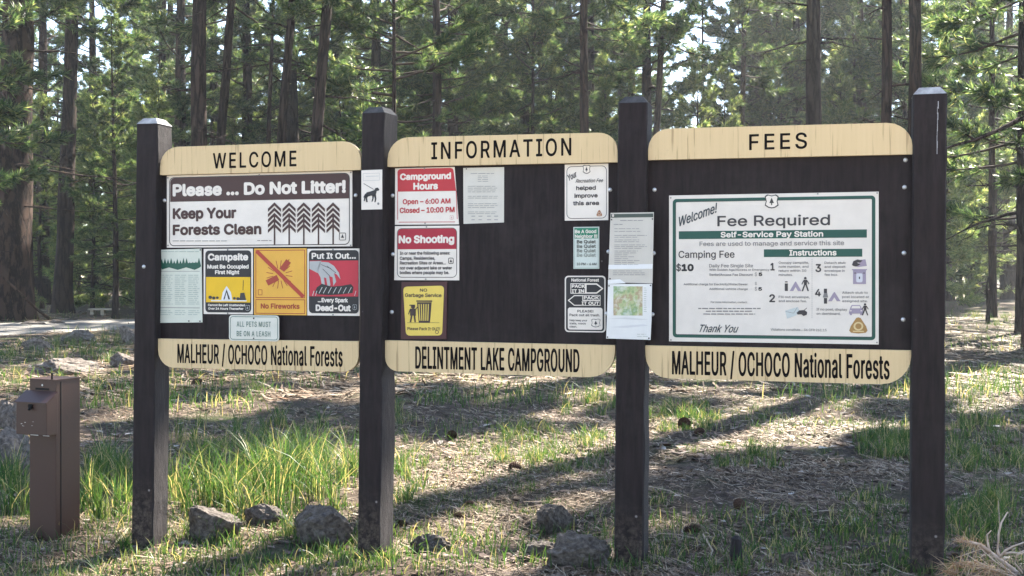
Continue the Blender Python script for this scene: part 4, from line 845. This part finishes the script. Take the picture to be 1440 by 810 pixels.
s.poly('crease', (.56, .56, .57), [(854, 448), (880, 446.4), (912, 449), (900, 450), (876, 448.6)], 1); s.poly('crease#2', (.58, .58, .6), [(858, 460), (905, 456), (912, 458), (880, 461)], 1)
s.disc('staple#0', INK, 856.6, 402, 1.1, 1.1, 4); s.disc('staple#1', INK, 915, 401.4, 1.1, 1.1, 4); s.disc('staple#2', INK, 854.4, 474, 1.1, 1.1, 4); s.disc('staple#3', INK, 912.6, 475.6, 1.1, 1.1, 4); s.done()
for c in s.root.children:
    if c.name.startswith('map_print'): c.data.materials.clear(); c.data.materials.append(M_map)

# --- the fee board
G2 = (0.01, 0.075, 0.058); MAU = (0.30, .25, .33)
s = Sign('fee_sign', 'large white and green fee sign with payment instructions, filling the panel under the FEES header', 'sign', (940.9, 272.2, 1235.7, 482.2), (0.70, .64, .585))
s.frame('border', G2, 946, 277.4, 1231, 476.4, 4.4, 1, 5); s.frame('border_line', (.03, .05, .05), 949.6, 281, 1227.4, 472.8, .9, 2, 3)
s.shield('shield', INK, 1075.4, 273.4, 1095, 293.2, WHITE)
s.text('script', (.04, .05, .06), 'Welcome!', 953.4, 1017, 306, 319, 2, .025, .45, rot=20)
s.text('lettering', INK, 'Fee Required', 1008.8, 1167.2, 302.6, 317.4, 2, .03)
s.rect('green_band', G2, 954.6, 323.9, 1219, 335.2, 1); s.text('white_lettering', WHITE, 'Self-Service Pay Station', 1013.4, 1157.6, 325.4, 333.4, 2, .05)
s.text('lettering', GREY, 'Fees are used to manage and service this site', 983.8, 1187, 339, 345.4, 2, .02)
s.text('lettering', INK, 'Camping Fee', 954.2, 1033, 352.6, 362.6, 2, .02)
s.rect('green_band#2', G2, 1074.2, 350.2, 1212.6, 361.2, 1); s.text('white_lettering', WHITE, 'Instructions', 1109.8, 1176.4, 351.2, 359.4, 2, .05)
s.text('lettering', INK, '$', 951, 957.6, 371.4, 381, 2, .03); s.text('lettering', BLACK, '10', 958.4, 975.6, 371.2, 381.4, 2, .09)
s.text('lettering', GREY, 'Daily Fee Single Site', 997.4, 1059, 371.2, 376, 2, .02); s.text('lettering', GREY, 'With Golden Age/Access or Emergency', 997.4, 1082, 377.8, 380.8, 2, .03); s.text('lettering', GREY, 'Senior/Access Fee Discount', 997.4, 1058.6, 384.6, 388, 2, .04)
s.text('lettering', GREY, '$', 1061.4, 1064.6, 383.2, 388.2, 2); s.text('lettering', BLACK, '5', 1066.8, 1072, 383.2, 388.2, 2, .08)
s.text('lettering', GREY, 'Additional charge for Electricity/Water/Sewer', 961.4, 1051.6, 398.2, 401.2, 2, .03); s.text('lettering', GREY, '$', 1061.6, 1064.4, 396.8, 400.6, 2); s.text('lettering', GREY, 'Additional vehicle charge', 997.4, 1051.6, 404.8, 407.8, 2, .03)
s.text('lettering', GREY, '$', 1061.4, 1064.6, 403.6, 408.6, 2); s.text('lettering', BLACK, '5', 1066.4, 1071.6, 403.8, 408.8, 2, .08)
s.text('lettering', GREY, 'For more information, contact:', 999.6, 1051, 423.6, 426.2, 2, .02)
s.lines('fine_print', GREY, 982, 1069.6, [433.8], 1.5, ragged=0); s.lines('fine_print', GREY, 992.6, 1058, [437.6], 1.5, ragged=0); s.lines('fine_print', GREY, 989, 1062, [441.6], 1.5, ragged=0)
s.text('script', (.04, .05, .06), 'Thank You', 981, 1040, 456.6, 467.4, 2, .02, .4); s.text('lettering', GREY, 'Violations constitute... 36 CFR 261.15', 1083.8, 1162.4, 462, 465.4, 2, .02)
for t, a, b, y0, y1 in (('1', 1083.4, 1089.4, 369.8, 380.4), ('2', 1081.8, 1090, 413.8, 425), ('3', 1146.6, 1154.8, 371.2, 382.6), ('4', 1146, 1154.4, 406.4, 416.8)): s.text('lettering', INK, t, a, b, y0, y1, 2, .045)
for t, a, b, y in (('Occupy campsite,', 1095, 1137.6, 367.6), ('note number, and', 1095, 1137, 373.2), ('return within 30', 1095, 1133.8, 379), ('minutes.', 1095, 1115, 384.8), ('Fill out envelope,', 1095, 1138.6, 415.9), ('and enclose fee.', 1095, 1134.6, 421.6),
                   ('Detach stub', 1159.4, 1189, 367.8), ('and deposit', 1159.4, 1189, 373.4), ('envelope in', 1159.4, 1188, 379), ('fee box.', 1159.4, 1178.6, 384.6), ('Attach stub to', 1184.2, 1220.4, 409.8), ('post located at', 1184.2, 1222, 415.8), ('assigned site.', 1184.2, 1220.4, 421.6), ('If no post, display', 1148.2, 1191.4, 433.4), ('on dashboard.', 1148.2, 1182, 439.4)): s.text('lettering', GREY, t, a, b, y, y + 3.3, 2, .03)
for i in range(28): s.rect('divider', GREY, 1141.6, 364.4 + i * 3, 1142.2, 366 + i * 3, 1)
s.rect('post_pictogram', INK, 1103.6, 398.6, 1108, 409.2, 2); s.rect('post_pictogram', INK, 1104, 395.6, 1107.6, 397.2, 2)
def tent(x0, y0, x1, y1):
    xm = (x0 + x1) / 2; s.poly('tent_pictogram#%d' % x0, MAU, [(x0, y1), (xm - .6, y0), (xm + .6, y0), (x1, y1)], 2); s.poly('tent_opening#%d' % x0, (0.70, .64, .585), [(xm - (x1 - x0) * .2, y1), (xm, y0 + (y1 - y0) * .58), (xm + (x1 - x0) * .2, y1)], 3)
tent(1110.6, 396, 1127, 409.2); man(s, 'person_pictogram', INK, 1127, 389.4, 1138, 409.4)
s.poly('envelope', (0.5, .54, .54), [(1104, 437), (1122, 431.6), (1126, 441), (1107, 448)], 2); s.line('envelope_lines', GREY, (1105, 438), (1116, 440.4), .5, 3); s.line('envelope_lines', GREY, (1116, 440.4), (1121, 432.6), .5, 3)
s.poly('hand_pictogram', INK, [(1120, 440), (1124, 436.4), (1131, 436), (1135, 438.6), (1134.6, 442.4), (1130, 444.4), (1127, 442), (1122, 442.4)], 3); s.line('hand_pictogram', INK, (1130, 437), (1134.6, 433), .8, 3)
s.poly('stub', MAU, [(1210, 365.4), (1217, 364.6), (1219, 374), (1205, 375.6)], 2); s.poly('hand_pictogram#2', INK, [(1198, 372.6), (1200, 367.2), (1206, 364.8), (1213, 366.4), (1210, 369), (1205, 369.4), (1210, 372), (1204, 375), (1200, 374)], 3)
s.rect('fee_box_pictogram', MAU, 1199.6, 379.6, 1217.8, 399.4, 2); s.rect('fee_box_pictogram', MAU, 1198, 378.4, 1219.2, 380, 2); s.rect('fee_box_window', (0.55, .55, .6), 1204, 384.4, 1213, 397, 3, 2); s.rect('fee_box_lock', INK, 1207.8, 389, 1209.4, 392.4, 4)
for x in (1202.4, 1215): s.disc('fee_box_lock', INK, x, 384, .9, .9, 4)
s.rect('post_pictogram#2', INK, 1158.6, 419, 1163.2, 427, 2); s.rect('post_pictogram#2', INK, 1158.6, 406, 1163, 412, 2); s.poly('post_pictogram#3', GREY, [(1157, 418.4), (1159, 411), (1163, 411), (1164.6, 418.4)], 2); tent(1164.6, 410.8, 1182, 423.6)
s.poly('car_pictogram', MAU, [(1193.6, 441), (1195.4, 433.4), (1197.6, 429), (1209.4, 429), (1211.6, 433.4), (1213.6, 435), (1213.6, 441)], 2); s.poly('car_windscreen', (0.70, .64, .585), [(1197, 433.6), (1198.6, 430.2), (1208.6, 430.2), (1210.2, 433.6)], 3)
for x in (1195, 1209.6): s.rect('car_wheel', MAU, x, 440, x + 3, 443.2, 2); s.disc('car_windscreen', (0.70, .64, .585), x + 1.5, 437, 1.1, .9, 3)
man(s, 'person_pictogram#2', INK, 1211.6, 426.4, 1221.4, 443.4)
s.emblem(1194.2, 446.2, 1220, 469, (0.34, .19, .06), (.62, .48, .25)); s.disc('screw#0', GREY, 943.4, 278.4, 1.1, 1.1, 4); s.disc('screw#1', GREY, 1233.4, 271.4, 1.1, 1.1, 4); s.disc('screw#2', GREY, 943.6, 478, 1.1, 1.1, 4); s.disc('screw#3', GREY, 1233.2, 481.6, 1.1, 1.1, 4); s.disc('screw#4', GREY, 1150, 272.6, 1.1, 1.1, 4); s.done()
# ------------------------------------------------------------------ the payment post
M_steel = mat('brown_painted_steel', lambda t, p: (t.links.new(mixc(t, ramp(t, noise(t, 18, 6, .7).outputs[0], [(.62, (0, 0, 0)), (.75, (.5, .5, .5))]).outputs[0], (0.044, 0.0175, 0.0125), (0.022, 0.010, 0.008)), p.inputs['Base Color']), bump(t, p, noise(t, 60, 3, .5).outputs[0], .1, .002)), rough=.5, spec=.4)
M_slot = mat('black_gap', None, (0.006, 0.006, 0.006), .9)
M_chip = mat('chipped_bare_metal', None, (0.55, 0.53, 0.5), .5)
bp = on_ground(88, 758)
YB = bp.y; PXM = YB / F
box = thing('fee_payment_post', 'brown steel fee collection post with a hooded cash box, left of the kiosk', 'payment box', (float((60 - CX) / F * YB), YB, float(gh((60 - CX) / F * YB, YB)) - .05), R(-24))
hh = (766 - 541) * PXM + .05; W2 = .103; D = .19
MB().box((-W2, 0, 0), (W2, D, hh)).build('column', M_steel, box, bevel=.004)
MB().box((-W2 - .004, -.006, .04), (W2 + .004, D + .006, .052)).build('foot_flange', M_steel, box)
MB().box((-W2 - .006, -.008, hh), (W2 + .006, D + .006, hh + .006)).build('cap_plate', M_steel, box)
zb0 = hh - (612 - 537) * PXM; zb1 = hh - (568 - 537) * PXM; zt = hh - (555 - 537) * PXM
hb = MB(); hw = W2 + .016; pr = .085
hb.add([(-hw, -pr, zb0), (hw, -pr, zb0), (hw, -.003, zb0), (-hw, -.003, zb0), (-hw, -pr, zb1), (hw, -pr, zb1), (hw, -.003, zt), (-hw, -.003, zt)], [(0, 3, 2, 1), (4, 5, 6, 7), (0, 1, 5, 4), (1, 2, 6, 5), (2, 3, 7, 6), (3, 0, 4, 7)])
cb = hb.build('cash_box', M_steel, box, bevel=.003)
sl_ = (zt - zb1) / (pr - .003)
ld = MB().add([(-hw - .006, -pr - .01, zb1 + .001), (hw + .006, -pr - .01, zb1 + .001), (hw + .006, -.004, zt + .005), (-hw - .006, -.004, zt + .005), (-hw - .006, -pr - .01, zb1 + .008), (hw + .006, -pr - .01, zb1 + .008), (hw + .006, -.004, zt + .012), (-hw - .006, -.004, zt + .012)], [(0, 3, 2, 1), (4, 5, 6, 7), (0, 1, 5, 4), (1, 2, 6, 5), (2, 3, 7, 6), (3, 0, 4, 7)]).build('sloping_lid', M_steel, box)
MB().box((-.012, -pr - .014, zb1 - .03), (.012, -pr - .002, zb1 - .004)).tube([(0, -pr - .013, zb1 - .03), (0, -pr - .02, zb1 - .036)], .007, 8).build('lock', M_slot, cb)
MB().box((-.055, -.0015, hh - .058), (.05, -.0004, hh - .047)).build('envelope_slot', M_slot, box)
MB().tube([(.0, -.002, hh - .03), (.0, -.004, hh - .03)], .006, 8).build('screw', M_chip, box)
ch = MB(); rr = random.Random(4)
for i in range(6): x = rr.uniform(-.09, .03); z = zb0 + rr.uniform(.045, .085); l = rr.uniform(.003, .012); ch.box((x, -pr - .0012, z), (x + l, -pr - .0004, z + rr.uniform(.001, .004)))
for i in range(10): x = rr.uniform(-hw, hw); ch.box((x, -pr - .0013, zb0), (x + rr.uniform(.006, .04), -pr - .0004, zb0 + .004))
ch.build('paint_chips', M_chip, cb)
sm = MB()
for k in range(6): sm.tube([(W2 - .002, .004, zb0 + .02 + k * .001), (W2 - .002, .004, zb0 + .021 + k * .001)], .001, 4)
MB().tube([(W2 - .03, .0, hh + .006), (W2 - .03, .0, hh + .045)], .006, 8).build('hasp_pin', M_slot, box)
MB().box((W2 + .0006, .035, .06), (W2 + .0016, .041, hh - .01)).build('door_seam', M_slot, box)

# ------------------------------------------------------------------ rocks
def rock_mat(t, p):
    a = noise(t, 5, 8, .7); b = noise(t, 40, 5, .7); v = nd(t, 'ShaderNodeTexVoronoi', Scale=30.0)
    c = ramp(t, a.outputs[0], [(.3, (.045, .037, .032)), (.45, (.12, .10, .088)), (.72, (.30, .26, .225))]).outputs[0]
    c = mixc(t, ramp(t, b.outputs[0], [(.52, (0, 0, 0)), (.7, (.6, .6, .6))]).outputs[0], c, (.03, .025, .022))
    t.links.new(c, p.inputs['Base Color']); bump(t, p, b.outputs[0], .9, .02)
M_rock = mat('basalt_rock', rock_mat, rough=.95, spec=.15)
def rock_mesh(seed, facets=13):
    bm = bmesh.new(); bmesh.ops.create_icosphere(bm, subdivisions=5, radius=1); q = np.random.default_rng(seed)
    N = q.normal(0, 1, (facets, 3)); N /= np.linalg.norm(N, axis=1, keepdims=True); dist = q.uniform(.5, .85, facets)
    V = np.array([v.co for v in bm.verts])
    for nn, d in zip(N, dist):
        k = V @ nn; over = np.maximum(0, k - d); V -= np.outer(over * .97, nn)
    s1 = q.uniform(0, 40, 3)
    nz = vnoise(V[:, 0] * 2.2 + s1[0], V[:, 1] * 2.2 + V[:, 2] * 1.7 + s1[1]) - .5; nz2 = vnoise(V[:, 0] * 7 + s1[2], V[:, 2] * 7 + V[:, 1] * 5) - .5; nz3 = vnoise(V[:, 0] * 19 + s1[1], V[:, 2] * 17 + V[:, 1] * 13) - .5
    V *= (1 + .30 * nz + .16 * nz2 + .07 * nz3)[:, None]; mn, mx = V.min(0), V.max(0); V = (V - (mn + mx) / 2) / ((mx - mn) / 2)
    for v, c in zip(bm.verts, V): v.co = c
    me = bpy.data.meshes.new('rock'); bm.to_mesh(me); bm.free(); me.materials.append(M_rock); return me
def rock(px0, px1, pyt, pyb, label, seed, rz=0, depth=None, dy=0):
    b = on_ground((px0 + px1) / 2, pyb); y = b.y + dy; k = y / F; w_ = (px1 - px0) * k; h = (pyb - pyt) * k; d = depth or w_ * .75
    o = obj('rock', rock_mesh(seed)); o.location = (((px0 + px1) / 2 - CX) * k, y + d * .35, float(b.z) + h * .26); o.scale = (w_ / 2, d / 2, h * .70); o.rotation_euler = (0, 0, rz)
    return tag(o, label, 'rock', 'rocks around the kiosk')
rock(258, 338, 712, 762, 'rounded grey brown rock at the foot of the grass, nearest the leftmost post', 1)
rock(340, 404, 708, 741, 'low dark flat topped rock between two larger ones, in front of the tall grass', 2)
rock(407, 496, 712, 772, 'jagged dark rock just left of the second post', 3)
rock(754, 812, 709, 752, 'blocky grey stone above the wide boulder, left of the third post', 4)
rock(768, 864, 748, 800, 'wide flat boulder partly behind the foot of the third post', 5)
rock(574, 634, 752, 778, 'small mossy stone in the litter right of the second post', 6)
rock(735, 790, 762, 785, 'low brown stone touching the wide boulder on its left side', 7)
rock(-30, 36, 600, 668, 'big pale boulder cut by the left edge, behind the payment post', 8, depth=.5)
rock(-14, 30, 562, 606, 'smaller stone on top of the big boulder at the left edge', 9)
rock(86, 132, 463, 480, 'dark humped boulder on the near verge of the gravel road', 10, depth=.5)
rock(162, 194, 457, 484, 'sunlit grey boulder beside the road, against the leftmost post', 11, depth=.5)
rock(28, 74, 474, 494, 'pale rounded boulder at the left on the near road verge', 12, depth=.5)
rock(68, 90, 472, 484, 'small dark stone between two boulders on the road verge', 13, depth=.3)
rock(24, 60, 451, 459, 'low dark stone on the far verge of the road near the massive pine', 14, depth=.4)
rock(62, 90, 449, 457, 'dark stone on the far road verge below the straight brown pine', 15, depth=.4)
rock(36, 124, 503, 528, 'broad shaded slab of rock behind the payment post', 16, depth=.9)
rock(150, 188, 494, 516, 'shaded stone in the grass left of the leftmost post', 17, depth=.4)
rock(1098, 1126, 775, 795, 'small dull stone in the litter in front of the FEES panel', 18)

# ------------------------------------------------------------------ small things on the ground
M_cone = mat('pine_cone_scales', lambda t, p: t.links.new(ramp(t, noise(t, 40, 3, .6).outputs[0], [(.3, (.03, .018, .014)), (.7, (.11, .065, .045))]).outputs[0], p.inputs['Base Color']), rough=.9, spec=.1)
cm = MB(); N = 110
for i in range(N):
    f = i / N; z = -.5 + f; r_ = .36 * math.sin(math.pi * (.08 + .86 * f)) ** .8; a = i * 2.39996; c, s_ = math.cos(a), math.sin(a); w_ = .085
    def pt(r, dz, q): return (c * r - s_ * q, s_ * r + c * q, z + dz)
    cm.add([pt(r_ * .35, -.02, -w_ * .5), pt(r_ * .35, -.02, w_ * .5), pt(r_, .05, w_), pt(r_ * 1.12, .08, 0), pt(r_, .05, -w_), pt(r_ * .98, .0, 0)], [(0, 1, 2, 3, 4), (4, 3, 5), (3, 2, 5), (0, 4, 5), (5, 2, 1), (0, 5, 1)])
cm.tube([(0, 0, -.5), (0, 0, 0), (0, 0, .47)], [.12, .2, .05], 7)
cone_me = mesh('pine_cone', cm.V, cm.F); cone_me.materials.append(M_cone)
for i, (px, py, sz, lb) in enumerate(((962, 604, .17, 'dark open pine cone in the sunlit grass just right of the third post'), (983, 612, .10, 'small pine cone beside the larger one right of the third post'), (725, 662, .13, 'pine cone in the sunlit litter between the second and third posts'), (636, 617, .12, 'pine cone on the shaded slope behind the middle panel'), (645, 730, .10, 'brown pine cone in the dark litter right of the second post'), (1040, 716, .15, 'brown pine cone lying in the litter left of the small stump'), (974, 752, .16, 'dull pine cone near the foot of the third post'), (565, 742, .11, 'blackened pine cone close to the foot of the second post'), (276, 543, .11, 'pine cone on the bare slope below the left footer board'), (660, 712, .09, 'pine cone above the brown one right of the second post'))):
    p = on_ground(px, py); o = obj('pine_cone', cone_me); s_ = sz * .8 * p.y / 9; o.scale = (s_,) * 3; o.location = (p.x, p.y, p.z + s_ * .3); o.rotation_euler = (R(80 + 15 * math.sin(i * 3)), i * .7, i * 1.9)
    tag(o, lb, 'pine cone', 'pine cones on the ground')
p = on_ground(1035, 790); st = MB(); 
st.tube([(0, 0, -.05), (0, 0, .06), (.003, 0, .115), (.004, .002, .13)], [.034, .03, .026, .012], 9); so = st.build('stump', M_rough); so.location = p; tag(so, 'tiny grey broken stub of wood standing in the litter under the FEES panel', 'stump')
a, b = on_ground(163, 766), on_ground(181, 752); sk = MB().tube([a + Vector((0, 0, .01)), (a + b) / 2 + Vector((0, 0, .022)), b + Vector((0, 0, .04))], [.007, .008, .006], 6).build('stick', mat('peeled_pale_wood', None, (.42, .36, .22), .8)); tag(sk, 'short pale peeled stick at the foot of the leftmost post', 'stick')
p = on_ground(1112, 697); sp = MB().add([(-.035, -.012, .012), (.03, -.022, .02), (.04, .012, .03), (-.02, .022, .022), (-.035, -.012, .008), (.03, -.022, .016), (.04, .012, .026), (-.02, .022, .018)], [(0, 1, 2, 3), (7, 6, 5, 4), (0, 4, 5, 1), (1, 5, 6, 2), (2, 6, 7, 3), (3, 7, 4, 0)]).build('wood_chip', flat((.6, .58, .54))); sp.location = p; sp.scale = (.6,) * 3; tag(sp, 'pale wood chip on shaded litter below the FEES panel', 'wood chip')

# dead pine branch in the lower right corner
M_pale = mat('bleached_wood', lambda t, p: t.links.new(ramp(t, noise(t, 14, 4, .6).outputs[0], [(.3, (.36, .26, .2)), (.7, (.58, .46, .38))]).outputs[0], p.inputs['Base Color']), rough=.85, spec=.1)
db = thing('dead_branch', 'bleached dead pine branch with rusty needles in the lower right corner', 'branch', tuple(on_ground(1450, 808)))
O = db.location
def B(px, py, dy): q_ = at_depth(px, py, O.y + dy); return q_ - O
wood = MB()
for pts, r0 in (([(1446, 822, 0), (1424, 800, .02), (1405, 786, .03), (1392, 775, .05)], .016), ([(1410, 790, .03), (1403, 775, .05), (1404, 752, .08), (1408, 735, .1), (1417, 720, .12)], .010), ([(1392, 776, .05), (1389, 764, .06), (1388, 752, .06), (1394, 746, .07)], .008), ([(1406, 784, .0), (1414, 774, -.02), (1425, 768, -.03), (1442, 762, -.03)], .009), ([(1412, 779, 0), (1422, 777, .0), (1432, 778, .01), (1445, 772, .02)], .007),
                ([(1438, 806, -.05), (1427, 792, -.05), (1430, 780, -.06), (1440, 777, -.06)], .007), ([(1448, 818, -.08), (1410, 806, -.08), (1380, 796, -.06), (1352, 794, -.04)], .006), ([(1430, 808, -.05), (1398, 800, -.06), (1374, 790, -.06), (1358, 779, -.04)], .005), ([(1416, 792, .04), (1380, 772, .06), (1345, 784, .04)], .005), ([(1402, 775, .05), (1405, 758, .05), (1406, 745, .04), (1404, 704, .03)], .004), ([(1436, 816, -.1), (1400, 790, -.09), (1384, 776, -.07), (1376, 768, -.06)], .004), ([(1436, 816, -.1), (1416, 800, -.1), (1402, 788, -.1), (1396, 778, -.1)], .004), ([(1392, 776, .05), (1378, 766, .05), (1362, 762, .05), (1354, 761, .05)], .013)):
    P_ = [B(*q_) for q_ in pts]; wood.tube(P_, [.75 * r0 * (1 - .6 * i / (len(P_) - 1)) for i in range(len(P_))], 7)
wood.build('limb', M_pale, db, True)
nm = MB(); q = random.Random(8)
for i in range(420):
    c0 = q.choice(((1356, 762, .05), (1366, 765, .05), (1378, 768, .06), (1352, 796, -.04), (1372, 794, -.06), (1390, 800, -.07), (1340, 806, -.06), (1410, 806, -.08)))
    a = B(c0[0] + q.gauss(0, 5), c0[1] + q.gauss(0, 2), c0[2]); d = Vector((q.gauss(-.5, .6), q.gauss(-.1, .6), q.gauss(0, .35))).normalized(); L = q.uniform(.05, .13) if c0[1] > 780 else q.uniform(.03, .07)
    e = a + d * L; w_ = Vector((d.y, -d.x, .3)).normalized() * .0013; nm.add([a - w_, a + w_, (a + e) / 2 + w_ + Vector((0, 0, .008)), e, (a + e) / 2 - w_ + Vector((0, 0, .008))], [(0, 1, 2, 4), (4, 2, 3)])
nm.build('rusty_needles', island_mat('rusty_needles', [(0, (.26, .12, .06)), (.5, (.42, .27, .16)), (1, (.58, .46, .32))], .3), db)

# low wooden rail beyond the road, and a leaning dead pole
M_old = mat('sunbleached_timber', lambda t, p: t.links.new(ramp(t, noise(t, 6, 5, .6, (1, 1, 6)).outputs[0], [(.3, (.26, .22, .17)), (.7, (.46, .4, .32))]).outputs[0], p.inputs['Base Color']), rough=.9, spec=.1)
c0 = on_ground(146, 442.5); k = c0.y / F
lr = thing('picnic_bench', 'low timber bench on pale block legs beyond the gravel road', 'bench', tuple(c0), R(6))
MB().box((-20 * k, -.2, 7.2 * k), (20 * k, .25, 9.4 * k)).build('seat', M_old, lr, bevel=.01)
for x in (-15.5, -1, 17): MB().box((x * k - 2.4 * k, -.12, -.1), (x * k + 2.4 * k, .16, 7.1 * k)).build('leg', M_old, lr, bevel=.01)
a, b = at_depth(24, 408, 29.5), on_ground(70, 449)
lp = MB().tube([a + Vector((-.5, 0, .45)), a, (a + b) / 2 + Vector((.03, 0, -.06)), b], [.022, .03, .035, .045], 6).build('dead_pole', M_bark); tag(lp, 'thin dead pole leaning against the massive leftmost pine', 'dead pole')
sp_ = on_ground(1389, 455); k = sp_.y / F
sap = MB().tube([(0, 0, -.1), (0, 0, 12 * k), (1.5 * k, 0, 22 * k), (-.5 * k, 0, 38 * k), (-1.5 * k, 0, 52 * k), (.5 * k, 0, 66 * k)], [.06, .055, .05, .045, .03, .01], 6)
for z, dx, dz in ((24, 9, 5), (40, -8, 6), (46, 7, 7), (52, -6, 4)): sap.tube([(0, 0, z * k), (dx * .6 * k, .1, (z + dz * .4) * k), (dx * k, .15, (z + dz) * k)], [.022, .015, .006], 4)
so = sap.build('dead_sapling', M_bark); so.location = sp_; tag(so, 'crooked leafless dark sapling stem in front of the far track, right of the rightmost post', 'sapling')

# ------------------------------------------------------------------ thin sunlit air between the trees
hz = MB().box((-320, -60, -3), (320, 440, 48)).build('haze', None); tag(hz, kind='stuff')
hm = bpy.data.materials.new('forest_air'); hm.use_nodes = True; t = hm.node_tree; t.nodes.clear()
o_ = t.nodes.new('ShaderNodeOutputMaterial'); pv = t.nodes.new('ShaderNodeVolumePrincipled')
pv.inputs['Color'].default_value = (.92, .95, 1, 1); pv.inputs['Density'].default_value = 0.0006; pv.inputs['Anisotropy'].default_value = 0.45
t.links.new(pv.outputs[0], o_.inputs['Volume']); hz.data.materials.append(hm)
